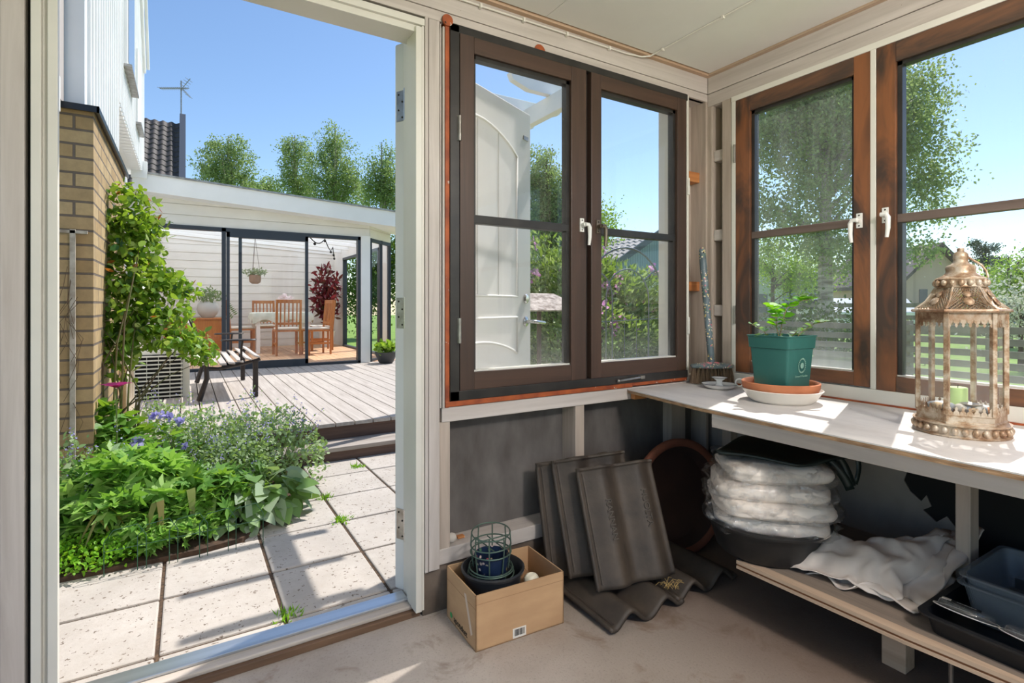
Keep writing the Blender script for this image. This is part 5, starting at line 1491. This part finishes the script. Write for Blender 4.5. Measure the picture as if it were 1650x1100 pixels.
# pierced roof: diamond lattice on six sloping sides
m = MB()
for k in range(6):
    A0,B0 = hexpt(.131,k,1.055),hexpt(.131,k+1,1.055); A1,B1 = hexpt(.070,k,1.120),hexpt(.070,k+1,1.120)
    def S(u,v):
        bow = -.012*math.sin(math.pi*v)
        p = A0.lerp(B0,u).lerp(A1.lerp(B1,u),v); return p+Vector((0,0,bow))
    N_=11
    for j in range(-7,N_+1):
        for sgn in (1,-1):
            u0,u1 = j/N_, (j+7)/N_
            ts=[(max(0,-u0)/(u1-u0)),(min(1,1-u0)/(u1-u0))]
            if ts[1]-ts[0]<.05: continue
            pa,pb,pc=[(lambda t:(u0+(u1-u0)*t,t))(t_) for t_ in (ts[0],(ts[0]+ts[1])/2,ts[1])]
            pts=[S(u if sgn>0 else 1-u,v) for u,v in (pa,pb,pc)]
            m.tube(pts,.0014,4,cap=False)
m.build('pierced_roof',M_['rusty'],ln)
m = MB()
for k in range(6):
    m.tube([hexpt(.131,k,1.056),hexpt(.100,k,1.078),hexpt(.070,k,1.121)],.0028,6)
    a,b=ANG[k],ANG[(k+1)%6]
    am=rad(1.2+60*k+30)
    for (rr,zz,sc) in ((.097,1.078,.016),(.080,1.098,.011)):
        m.sphere((LX+rr*math.cos(am),LY+rr*math.sin(am),zz),sc,8,6,1,1,.35,Matrix.Rotation(am,4,'Z')@Matrix.Rotation(rad(48),4,'Y'))
m.build('roof_rib',M_['rusty'],ln,smooth=True)
m = MB(); m.lathe([(.070,1.118),(.073,1.120),(.070,1.123),(.069,1.139),(.073,1.142),(.071,1.145),(.050,1.154),(.043,1.160),(.041,1.166),(.043,1.176),(.040,1.182),(.027,1.187),(.022,1.192),(.020,1.198),(.022,1.204),(.021,1.216),(.015,1.222),(.010,1.224),(.010,1.233),(.001,1.236)],(LX,LY,0),36); m.build('domed_cap',M_['rusty'],ln,smooth=True,angle=60)
m = MB()
for k in range(18):
    a=2*math.pi*k/18; m.sphere((LX+.071*math.cos(a),LY+.071*math.sin(a),1.131),.0095,10,7)
m.build('bead_band',M_['rusty'],ln,smooth=True)
lr = Vector((.311,-.950,0))
c0_ = Vector((LX,LY,0))
m = MB(); m.tube([c0_+lr*.019+Vector((0,0,1.207)),c0_+lr*.036+Vector((0,0,1.196)),c0_+lr*.056+Vector((0,0,1.182)),c0_+lr*.068+Vector((0,0,1.165)),c0_+lr*.073+Vector((0,0,1.146))],.0032,8); m.build('ring_handle',M_['rusty'],ln,smooth=True)
MB().lathe([(.001,BZ+.064),(.115,BZ+.064)],(LX,LY,0),6).build('lantern_floor',M_['rusty'],ln)
m = MB(); m.lathe([(.05,BZ+.066),(.06,BZ+.068),(.088,BZ+.076),(.090,BZ+.078),(.06,BZ+.071),(.001,BZ+.070)],(LX+.012,LY+.005,0),36); m.build('saucer',M_['enamel'],loc=(LX,LY,BZ+.066),smooth=True,label='white saucer inside the lantern, under the candle',cat='saucer')
def waxmat():
    t=NT('pale_green_wax'); b=t.bsdf(lin((196,222,150)),.5); b.inputs['Subsurface Weight'].default_value=.5; b.inputs['Subsurface Radius'].default_value=(.03,.03,.01); return t.m
cn = T('candle','thick pale green candle inside the lantern','candle',(LX+.012,LY+.01,BZ+.072))
wxx = MB().lathe([(.001,BZ+.072),(.027,BZ+.072),(.028,BZ+.075),(.028,BZ+.128),(.026,BZ+.130),(.001,BZ+.127)],(LX+.012,LY+.012,0),24).build('wax',waxmat(),cn,smooth=True)
MB().tube([(LX+.012,LY+.012,BZ+.127),(LX+.013,LY+.012,BZ+.137)],.0012,5).build('wick',M_['tar'],wxx)
m = MB(); q=c0_+lr*.028-Vector((.95,.311,0))*.045; m.lathe([(.010,BZ+.082),(.030,BZ+.090),(.031,BZ+.092),(.012,BZ+.086),(.001,BZ+.085)],(q.x,q.y,0),20); m.build('small_dish',simple('pewter_dish',(176,168,156),.35,.5),loc=(q.x,q.y,BZ+.08),smooth=True,label='tiny shallow dish on the saucer, beside the green candle',cat='dish')
stc=[((168,176,182),'blue grey'),((206,178,140),'sandy'),((226,220,208),'white'),((140,146,150),'slate grey'),((214,150,104),'orange tinted'),((190,184,172),'pale grey')]
LPOS=[', farthest left of all','’s left pane, next to the leftmost',', just left of the near left post',', behind the near left post',', just right of the near left post',', in the middle of the centre pane',', right half of the centre pane',', in front of the small dish',', just left of the near right post',', behind the near right post',', farthest right of all']
LPOS[1]=', second from the left'
for k in range(11):
    t_=(k-5)/5.6; lat=t_*.088; dep=-.078+.03*abs(t_)+R.uniform(0,.02); q=c0_+lr*lat+Vector((.95,.311,0))*dep
    colr,nm=stc[k%6]; rr=R.uniform(.011,.018)
    mm=MB(); mm.sphere((q.x,q.y,BZ+.066+rr*.7),rr,10,7,1.25,R.uniform(.8,1.2),.75,Matrix.Rotation(R.uniform(0,3),4,'Z'))
    mm.build('pebble' if k%3 else 'seashell',simple('stone_%d'%k,colr,.7,c2=tuple(int(v*.8) for v in colr),ns=30),loc=(q.x,q.y,BZ+.066),smooth=True,
        label='%s %s in the front of the lantern%s'%(nm,"pebble" if k%3 else "seashell",LPOS[k]),cat='pebble' if k%3 else 'seashell',group='pebbles and shells in the lantern')
# narrow the whole lantern a little (real geometry, radii only)
for o in list(COL.objects):
    if o.type == 'MESH' and (o.parent in (ln, brg) or o.name.startswith(('pebble','seashell','small_dish','wax','wick')) or o.get('label','').startswith('white saucer inside')):
        o0 = Vector(o['_o'])
        for v in o.data.vertices:
            w_ = v.co + o0
            v.co.x = LX + (w_.x-LX)*LK - o0.x; v.co.y = LY + (w_.y-LY)*LK - o0.y
#@@PART5
# ------------------------------------------------------------------ roof tiles
from mathutils import noise as mnoise
M_['rooft'] = simple('dusty_dark_roof_tile',(78,67,57),.62,c2=(58,50,44),ns=9,bump=.35,bscale=60,spots=[((150,144,138),55,.79)])
M_['rooft_l'] = simple('raised_tile_lettering',(84,77,70),.7)  # slightly lighter than the tile itself, used for the raised letters
TW, TL_ = .345, .425
def tile(name, label, O, Xd, Yd, amp=.022, group='dark concrete roof tiles', lip=True, letters=None):
    X = Vector(Xd).normalized(); Y = Vector(Yd); Y = (Y - X*Y.dot(X)).normalized(); Z = X.cross(Y); O = Vector(O)
    Mt = Matrix(((X.x,Y.x,Z.x,O.x),(X.y,Y.y,Z.y,O.y),(X.z,Y.z,Z.z,O.z),(0,0,0,1)))
    r = T(name,label,'roof tile',tuple(O),group)
    def h(x,y):
        e = abs(x)/(TW/2); b = amp*math.cos(4*math.pi*x/TW+math.pi)
        if e > .86: b = b*(1-(e-.86)/.14)-amp*.5*((e-.86)/.14)
        if y > TL_-.018: b += .006
        if y < .014: b -= .003*(1-y/.014)
        return b
    m = MB(); m.grid(lambda u,v: Mt@Vector((u,v,h(u,v))), 48, 30, -TW/2, TW/2, 0, TL_)
    tb = m.build('tile_body',M_['rooft'],r,smooth=True,solid=.013,angle=50)
    m = MB(); m.tube([Mt@Vector((-TW/2+TW*i/40,TL_-.008,h(-TW/2+TW*i/40,.2)+.007)) for i in range(41)],.0065,6)
    m.build('upper_lip',M_['rooft'],r,smooth=True)
    m = MB(); m.tube([Mt@Vector((-TW/2+.02,.02,h(-TW/2+.02,.2)+.001)),Mt@Vector((-TW/2+.02,TL_-.02,h(-TW/2+.02,.2)+.001))],.004,6); m.build('side_ridge',M_['rooft'],r,smooth=True)
    if letters:
        for s,x,y in letters:
            txt('embossed_lettering',s,.034,Mt@Matrix.Translation((x,y,amp+.0015))@Matrix.Rotation(rad(-90),4,'Z'),M_['rooft_l'],tb,.0022)
    return r
tile('roof_tile','dark double wave roof tile lying flat at the left, nearest the cardboard box',(1.375,1.325,.010),(1,0,0),(0,1,.03),.026)
tile('roof_tile','dark double wave roof tile lying flat at the right, partly overlapping its neighbour',(1.700,1.335,.016),(1,.02,-.02),(0,1,.02),.026)
tile('roof_tile','front leaning dark roof tile with raised lettering',(1.418,1.412,.052),(.992,-.126,-.01),(-.068,.17,.40),letters=[('RANNAN',-.085,.23),('HUOLTA',.082,.25)])
tile('roof_tile','dark roof tile leaning between the lettered tile and the rearmost one',(1.385,1.535,.058),(.995,-.09,0),(.004,.14,.41))
tile('roof_tile','rearmost dark roof tile leaning against the wall, in the deepest shade',(1.352,1.630,.03),(.998,-.05,0),(.012,.10,.44))

# ------------------------------------------------------------------ big terracotta dish in the corner
ax = Vector((-.12,-.985,.12)).normalized()
Md = Matrix.Translation((1.885,1.69,.213)) @ ax.to_track_quat('Z','Y').to_matrix().to_4x4()
ls_ = T('large_plant_saucer','huge dark terracotta plant saucer standing on edge in the corner under the bench','saucer',(1.87,1.69,FZ))
Md = Matrix.Translation((-.015,0,0)) @ Md
m = MB(); m.lathe([(.195,0),(.215,.010),(.236,.062),(.250,.066),(.252,.084),(.244,.090),(.222,.088),(.216,.080)],(0,0,0),64,Md); m.f = m.f[:-2]
m.build('rim',simple('reddish_terracotta',(132,76,52),.85,c2=(104,58,42),ns=5,bump=.2),ls_,smooth=True,angle=60)
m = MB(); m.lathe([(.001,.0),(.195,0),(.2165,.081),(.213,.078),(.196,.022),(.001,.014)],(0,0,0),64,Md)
m.build('dish',simple('shaded_terracotta',(62,38,30),.9,c2=(44,28,23),ns=5,bump=.2),ls_,smooth=True,angle=60)  # terracotta darkened in its colour to stand in for shade inside the saucer

# ------------------------------------------------------------------ tub, packs, bag
TX, TY = 1.778, 1.158
m = MB(); m.lathe([(.001,.1905),(.150,.1905),(.165,.205),(.192,.300),(.212,.304),(.214,.312),(.205,.318),(.190,.312),(.160,.21),(.001,.205)],(TX,TY,0),56)
m.build('black_tub',simple('black_rubber_tub',(26,27,28),.45,c2=(36,36,37),ns=6),loc=(TX,TY,.19),smooth=True,angle=60,label='round black plastic tub on the lower shelf, holding the wrapped white bundles',cat='tub')
def blob(cx,cy,cz,a,b,h,rot,seed,amp,e=.45,nu=64,nv=28,sc=9):
    m = MB()
    def f(u,v):
        th = 2*math.pi*u; ph = math.pi*(v-.5)
        sg = lambda x,p: math.copysign(abs(x)**p, x)
        x = a*sg(math.cos(th),e)*sg(math.cos(ph),.34); y = b*sg(math.sin(th),e)*sg(math.cos(ph),.34); z = h*sg(math.sin(ph),.8)
        d = mnoise.fractal(Vector((x*sc,y*sc,z*sc*2.2+seed)),.8,2.2,4)*amp
        k = 1+d/max(.05,math.hypot(x,y))
        X = x*k; Y = y*k; Z = z + mnoise.noise(Vector((x*sc*.7+seed,y*sc*.7,seed)))*amp*.8
        return (cx+X*math.cos(rot)-Y*math.sin(rot), cy+X*math.sin(rot)+Y*math.cos(rot), cz+Z)
    m.grid(f,nu,nv); return m
M_['fabric'] = simple('folded_cream_fabric',(244,232,220),.85,c2=(228,212,197),ns=5,bump=.3,bscale=16)
def wrapmat():
    t = NT('crinkled_clear_plastic'); a=t.n('ShaderNodeBsdfTransparent'); a.inputs[0].default_value=(.96,.96,.96,1)
    g=t.n('ShaderNodeBsdfGlossy'); g.inputs['Roughness'].default_value=.16
    n=t.noise(t.coord(),26,5,.65,.8); bp=t.bump(n,1.0,.02); t.l(bp,g.inputs['Normal'])
    f=t.ramp(n,[(.42,blk(.06)),(.62,blk(.38))]); mx=t.n('ShaderNodeMixShader'); t.l(f,mx.inputs[0]); t.l(a.outputs[0],mx.inputs[1]); t.l(g.outputs[0],mx.inputs[2]); t.l(mx.outputs[0],t.out.inputs[0]); return t.m
M_['wrap'] = wrapmat()
PK = [(1.795,1.155,.322,.200,.180,.040,-.10,'lowest cream bundle in clear plastic, resting in the tub'),
      (1.785,1.150,.378,.208,.185,.038,.05,'second cream bundle from the bottom, wrapped in crinkled plastic'),
      (1.792,1.16,.432,.202,.18,.037,-.05,'third cream bundle from the bottom, with a folded edge showing'),
      (1.812,1.162,.485,.186,.172,.036,.10,'topmost cream bundle in clear plastic, under the dark green sack')]
for k,(x,y,z,a,b,h,rt,lb) in enumerate(PK):
    r = T('wrapped_bundle',lb,'bundle',(x,y,z-h),'plastic wrapped bundles stacked in the tub')
    blob(x,y,z,a*.93,b*.93,h*.95,rad(-45)+rt,k*3.1,.016,sc=7).build('folded_fabric',M_['fabric'],r,smooth=True,angle=180)
    blob(x,y,z,a,b,h*1.08,rad(-45)+rt,k*5.7+9,.030,sc=13).build('plastic_wrap',M_['wrap'],r,smooth=True,angle=180)
gs = T('dark_green_sack','flat folded dark green sack with black straps lying on top of the bundles','sack',(1.87,1.14,.525))
M_['sack'] = simple('dark_green_tarpaulin',(26,38,34),.4,c2=(18,24,24),ns=6)
vl = Vector((.90,-.43,0)).normalized(); vp = Vector((-.43,-.90,0)).normalized()*-1
m = MB()
def sackf(u,v):
    w = .02+.17*min(1,u*2.2)*(1-.25*u); c = Vector((1.640,1.262,.536))+vl*(.45*u)
    return c+Vector((.43,.90,0)).normalized()*((v-.5)*2*w) + Vector((0,0,.008*math.sin(9*u+4*v)+.018*u*(1-abs(v-.5))))
m.grid(sackf,30,14); m.build('folded_sheet',M_['sack'],gs,smooth=True,solid=.010,angle=180)
m = MB()
def ribbon(m,pts,w,up=(0,0,1)):
    pts=[Vector(p) for p in pts]; vs=[]; n=len(pts)
    for i,p in enumerate(pts):
        d=(pts[min(i+1,n-1)]-pts[max(i-1,0)]).normalized(); s=d.cross(Vector((.6,.7,.3))).normalized()*w/2; vs+=[p-s,p+s]
    m._add(vs,[(2*i,2*i+1,2*i+3,2*i+2) for i in range(n-1)])
def bz(a,b,c,n=10):
    a,b,c=Vector(a),Vector(b),Vector(c); return [a.lerp(b,i/n).lerp(b.lerp(c,i/n),i/n) for i in range(n+1)]
e = Vector((1.925,1.005,.548))
ribbon(m,bz(e,e+vl*.05+Vector((0,0,-.02)),e+vl*.07+Vector((-.03,-.02,-.105))),.030)
ribbon(m,bz(e+vl*.02,e+vl*.14+Vector((0,0,.015)),e+vl*.08+Vector((-.02,-.02,-.10))),.016)
ribbon(m,bz(e-vl*.05,e+vl*.02+Vector((-.03,-.03,-.03)),e+vl*.05+Vector((-.04,-.04,-.11))),.028)
m.build('strap',M_['sack'],gs,smooth=True,solid=.002,angle=180)

cb_ = T('cloth_sack','crumpled off-white cloth sack sprawled over the lower shelf','sack',(1.86,.85,.19))
M_['cloth'] = simple('off_white_sack_cloth',(226,213,202),.85,c2=(208,194,182),ns=4,bump=.15)
def patch(A,B,C,D,amp,seed,lift,n=44,sc=7,ridge=.012):
    A,B,C,D=[Vector(p) for p in (A,B,C,D)]
    def f(u,v):
        p=A.lerp(B,u).lerp(D.lerp(C,u),v)
        w=mnoise.fractal(Vector((p.x*sc+seed,p.y*sc,seed)),.7,2.1,3)*amp+ridge*abs(mnoise.noise(Vector((p.x*15+seed,p.y*9,seed))))
        ed=.25+.75*min(1,8*min(u,1-u,v,1-v))
        q=p+Vector((mnoise.noise(Vector((u*4,v*4,seed+5)))*.03,mnoise.noise(Vector((u*4,v*4,seed+9)))*.03,0))
        return q+Vector((0,0,max(0,lift*math.sin(math.pi*min(1,v*1.05))*ed+w+.010)))
    m=MB(); m.grid(f,n,n); return m
patch((1.700,1.03,.191),(1.735,.735,.191),(2.11,.70,.30),(2.06,1.00,.20),.035,3.3,.055).build('upper_fold',M_['cloth'],cb_,smooth=True,solid=.003,angle=180)
patch((1.72,.98,.191),(1.745,.68,.191),(2.10,.655,.215),(2.04,.98,.192),.03,7.9,.020).build('lower_fold',M_['cloth'],cb_,smooth=True,solid=.003,angle=180)
patch((1.80,.78,.22),(1.79,.67,.193),(2.14,.655,.335),(2.15,.76,.32),.03,1.9,.012,30).build('standing_fold',M_['cloth'],cb_,smooth=True,solid=.003,angle=180)

# ------------------------------------------------------------------ tray, crates, blister packs
def tub(m,x0,x1,y0,y1,z0,z1,fl,cr=.03,rim=.012,t=.004):
    def ring(o,z):
        pts=[]; X0,X1,Y0,Y1=x0-o,x1+o,y0-o,y1+o
        for (cx,cy,a0) in ((X1-cr,Y0+cr,-90),(X1-cr,Y1-cr,0),(X0+cr,Y1-cr,90),(X0+cr,Y0+cr,180)):
            for k in range(6): a=rad(a0+18*k); pts.append((cx+cr*math.cos(a),cy+cr*math.sin(a),z))
        return pts
    loft(m,[ring(-fl,z0),ring(-.002,z1-.006),ring(rim,z1-.005),ring(rim,z1),ring(0-t,z1),ring(-fl-t,z0+t)],True,True)
m = MB(); tub(m,1.692,2.14,.12,.648,.1905,.243,.012)
m.build('black_tray',simple('black_plastic_tray',(26,27,30),.4),loc=(1.9,.4,.19),smooth=True,angle=40,label='shallow black plastic tray at the right end of the lower shelf',cat='tray')
def cratemat():
    t=NT('smoky_translucent_plastic'); a=t.n('ShaderNodeBsdfTransparent'); a.inputs[0].default_value=(.70,.74,.78,1)
    b=t.bsdf(lin((150,158,166)),.3); mx=t.n('ShaderNodeMixShader'); mx.inputs[0].default_value=.34
    t.l(a.outputs[0],mx.inputs[1]); t.l(b.outputs[0],mx.inputs[2]); t.l(mx.outputs[0],t.out.inputs[0]); return t.m
M_['crate']=cratemat()
m = MB(); tub(m,1.835,2.16,.10,.612,.196,.300,.020,.025,.009,.003)
m.build('clear_crate',M_['crate'],loc=(2.0,.36,.2),smooth=True,angle=40,label='outer smoky clear plastic crate standing in the black tray',cat='crate')
m = MB(); tub(m,1.838,2.157,.103,.609,.215,.322,.020,.025,.009,.003)
m.build('clear_crate',M_['crate'],loc=(2.0,.36,.22),smooth=True,angle=40,label='inner smoky clear plastic crate nested in the other, rim uppermost',cat='crate')
M_['blis']=glassmat('clear_blister_plastic',.10,.0,refl=2.2)
def blister(label,cx,cy,cz,rz,printed):
    r=T('blister_pack',label,'packaging',(cx,cy,cz))
    Mq=Matrix.Translation((cx,cy,cz))@Matrix.Rotation(rz,4,'Z')@Matrix.Rotation(rad(-16),4,'X')@Matrix.Rotation(rad(6),4,'Y')
    m=MB(); m.lathe([(.066,-.001),(.070,0),(.066,.001),(.060,.004),(.056,.016),(.050,.018),(.001,.019)],(0,0,0),40,Mq@Matrix.Scale(.62,4,(0,1,0))); m.build('clear_shell',M_['blis'],r,smooth=True,angle=50)
    m=MB(); m.lathe([(.001,-.0015),(.065,-.0015)],(0,0,0),40,Mq@Matrix.Scale(.62,4,(0,1,0))); m.build('card_insert',simple('dusky_pink_card' if not printed else 'dark_card',(150,120,116) if not printed else (92,84,82),.8),r)
    m=MB(); m.tube([Mq@Vector((.068*math.cos(a*.157),.042*math.sin(a*.157),.001)) for a in range(40)],.0012,5,closed=True); m.build('shell_rim',M_['glaze'],r,smooth=True)
    if printed:
        m=MB(); m.box(-.04,.03,-.018,.018,.0195,.0200,Mq); dl = m.build('dark_label',M_['tar'],r)
        m=MB(); m.box(-.052,-.032,-.018,.018,.0202,.0206,Mq); m.build('price_sticker',M_['glaze'],dl)
        txt('lettering','Haftclips',.012,Mq@Matrix.Translation((0,.002,.0204))@Matrix.Rotation(math.pi,4,'Z'),M_['enamel'],dl,.0002)
blister('oval clear blister pack with a dark printed label in the black tray',1.765,.575,.247,rad(-75),True)
blister('second oval clear blister pack without a label, nearer the right edge',1.755,.435,.247,rad(-80),False)

# ------------------------------------------------------------------ cardboard box with pots
BU = Vector((.332,-.019,0)); BV = Vector((.0055,.23,0)); BO = Vector((.780,1.492,FZ)); bh=.178
bu=BU.normalized(); bv=BV.normalized()
Mbx = Matrix(((bu.x,bv.x,0,BO.x),(bu.y,bv.y,0,BO.y),(0,0,1,FZ),(0,0,0,1)))
LU,LV = BU.length,BV.length
M_['card']=simple('brown_cardboard',(198,160,120),.8,c2=(184,146,108),ns=5,scale=(1,1,3))
cbx = T('cardboard_box','open brown cardboard box with a barcode, on the floor below the double window','box',tuple(BO))
m=MB(); m.box(0,LU,0,LV,0,.004,Mbx); m.box(0,LU,0,.004,0,bh,Mbx); m.box(0,.004,0,LV,0,bh,Mbx); m.box(LU-.004,LU,0,LV,0,bh,Mbx); m.box(0,LU,LV-.004,LV,0,bh,Mbx)
m.build('box_body',M_['card'],cbx)
m=MB(); m.box(-.0006,.0,.0,LV,.0,bh,Mbx); 
MB().box(.0,LU,-.0004,0,bh-.030,bh-.0285,Mbx).box(-.0004,0,0,LV,bh-.045,bh-.0435,Mbx).build('fold_crease',simple('cardboard_crease',(158,122,86),.9),cbx)
bl_ = MB().box(LU*.40,LU*.55,-.0008,0,.004,.036,Mbx).build('barcode_label',M_['glaze'],cbx)
m=MB(); x=LU*.42
while x<LU*.53: w=R.choice((.0009,.0016,.0024)); m.box(x,x+w,-.0014,-.0008,.011,.032,Mbx); x+=w+R.choice((.001,.0018))
m.build('barcode',M_['tar'],bl_)
MF2=Mbx@Matrix(((0,0,-1,-.0010),(-1,0,0,.115),(0,1,0,.022),(0,0,0,1)))
txt('lettering','apoteket',.030,MF2@Matrix.Translation((-.0,0,0)),M_['tar'],cbx,.0002)
m=MB(); m.lathe([(.0095,0),(.0095,.0005)],(0,0,0),16,MF2@Matrix.Translation((-.075,.002,0))); m.build('green_logo',simple('green_logo_ink',(70,160,90),.7),cbx)
m=MB(); ribbon(m,[(p) for p in [Mbx@Vector((-.0012,.09-.10*t,.14-.15*t+.03*t*t)) for t in (0,.2,.4,.6,.8)]],.012); 
M_['tape']=simple('pale_tape',(216,196,176),.35)
mt=MB(); mt.prism([(.085,.150),(.070,.152),(.022,.045),(.034,.035)],.0003,.0009,Mbx@Matrix(((0,0,-1,0),(1,0,0,0),(0,1,0,0),(0,0,0,1)))); mt.build('tape_strip',M_['tape'],cbx)
PX_,PY_ = .903,1.600
m=MB(); m.lathe([(.001,.0),(.072,.0),(.078,.01),(.100,.165),(.108,.168),(.110,.176),(.104,.180),(.096,.172),(.074,.02),(.001,.016)],(PX_,PY_,-.010),44)
m.build('black_pot',simple('black_plastic_pot',(38,40,44),.4),loc=(PX_,PY_,-.01),smooth=True,angle=50,label='round black plastic plant pot standing in the cardboard box',cat='plant pot')
navy=paintmat('navy_glaze_with_pale_pattern',(28,44,74),(22,34,58),60,.58)
m=MB(); m.lathe([(.040,.10),(.048,.105),(.058,.205),(.060,.212),(.055,.212),(.046,.12),(.001,.115)],(PX_-.005,PY_,0),36); m.build('blue_pot',navy,loc=(PX_,PY_,.1),smooth=True,angle=50,label='dark blue patterned pot inside the black pot, under the wire basket',cat='plant pot')
wbk=T('wire_basket','small green wire basket balanced on top of the pots in the box','wire basket',(PX_,PY_,.12))
grn=simple('green_coated_wire',(84,104,92),.45,.4)
def wring(r,z,tx=0,ty=0): return [(PX_-.008+r*math.cos(a*.2094),PY_+r*math.sin(a*.2094),z+tx*math.cos(a*.2094)+ty*math.sin(a*.2094)) for a in range(30)]
m=MB(); 
for (r_,z_,tx,ty) in ((.066,.287,.004,.004),(.069,.248,.004,.0),(.070,.222,.0,.0),(.074,.172,0,.004),(.077,.162,0,-.002),(.079,.150,0,.003)): m.tube(wring(r_,z_,tx,ty),.0024,6,closed=True)
m.build('ring',grn,wbk,smooth=True)
for k in range(8):
    a=k*math.pi/4+.2; m=MB(); m.tube([(PX_-.008+.066*math.cos(a),PY_+.066*math.sin(a),.288),(PX_-.008+.069*math.cos(a),PY_+.069*math.sin(a),.248),(PX_-.008+.060*math.cos(a),PY_+.060*math.sin(a),.165)],.0024,6); m.build('upright_wire',grn,wbk,smooth=True)
m=MB()
for x in (-.02,.02): m.tube([(PX_-.008+x,PY_-.062,.246),(PX_-.008+x,PY_+.062,.246)],.0022,6)
m.tube([(PX_-.07,PY_-.0,.262),(PX_+.06,PY_,.262)],.0022,6); m.build('cross_wire',grn,wbk)
m=MB(); m.sphere((1.035,1.56,.105),.026,14,9,1.1,.9,.8); m.build('pale_bulb',simple('pale_cream_ball',(232,226,206),.4),loc=(1.035,1.56,.08),smooth=True,label='small pale round object in the right half of the cardboard box',cat='ball')
m=MB(); m.box(.92,1.09,1.51,1.69,FZ+.006,.075); m.build('folded_paper',simple('crumpled_brown_paper',(150,116,84),.9,c2=(112,84,60),ns=12),loc=(1.0,1.6,FZ+.005),label='crumpled brown filling low in the cardboard box',cat='packing paper')
m=MB(); m.sphere((.832,1.785,.212),.019,12,8,1.1,.9,.95)
m.build('stone',simple('chalky_stone',(196,188,178),.9,bump=.6),loc=(.832,1.785,.197),smooth=True,label='chalky white stone on the ledge at the left end of the wall panel',cat='stone')
MB().box(.862,.890,1.79,1.81,.197,.206).build('wood_chip',M_['pine_o'],loc=(.87,1.8,.197),bevel=.002,label='small orange wood chip beside the white stone on the ledge',cat='wood chip')
m=MB()
for k in range(20):
    a=R.uniform(0,6.28); b=Vector((1.515+R.uniform(-.02,.02),1.36+R.uniform(-.02,.02),.035)); m.tube([b,b+Vector((.02*math.cos(a),.02*math.sin(a),.02)),b+Vector((.04*math.cos(a),.03*math.sin(a),.012))],.0007,3)
m.build('dry_grass',simple('straw',(180,150,90),.8),loc=(1.515,1.36,.03),label='wisp of dry straw caught between the two flat roof tiles',cat='straw',kind='stuff')

# fitting for the added fill lamp, out of view
clp=T('fill_lamp','added round fill lamp, unseen behind the camera','lamp',(FILL_LAMP[0],FILL_LAMP[1],2.2))
MB().lathe([(.06,2.205),(.06,2.18),(.012,2.175),(.012,2.125)],(FILL_LAMP[0],FILL_LAMP[1],0),24).build('fill_lamp_base',M_['enamel'],clp,smooth=True)
def fill_lamp_mat():
    t=NT('fill_lamp_glow'); a=t.n('ShaderNodeBsdfTransparent'); t.l(a.outputs[0],t.out.inputs[0]); e_=t.n('ShaderNodeEmission'); e_.inputs[0].default_value=(1,.94,.88,1); e_.inputs[1].default_value=2.0
    ad=t.n('ShaderNodeAddShader'); t.l(a.outputs[0],ad.inputs[0]); t.l(e_.outputs[0],ad.inputs[1]); t.l(ad.outputs[0],t.out.inputs[0]); return t.m
MB().sphere((FILL_LAMP[0],FILL_LAMP[1],1.98),.145,24,16).build('fill_lamp_globe',fill_lamp_mat(),clp,smooth=True)
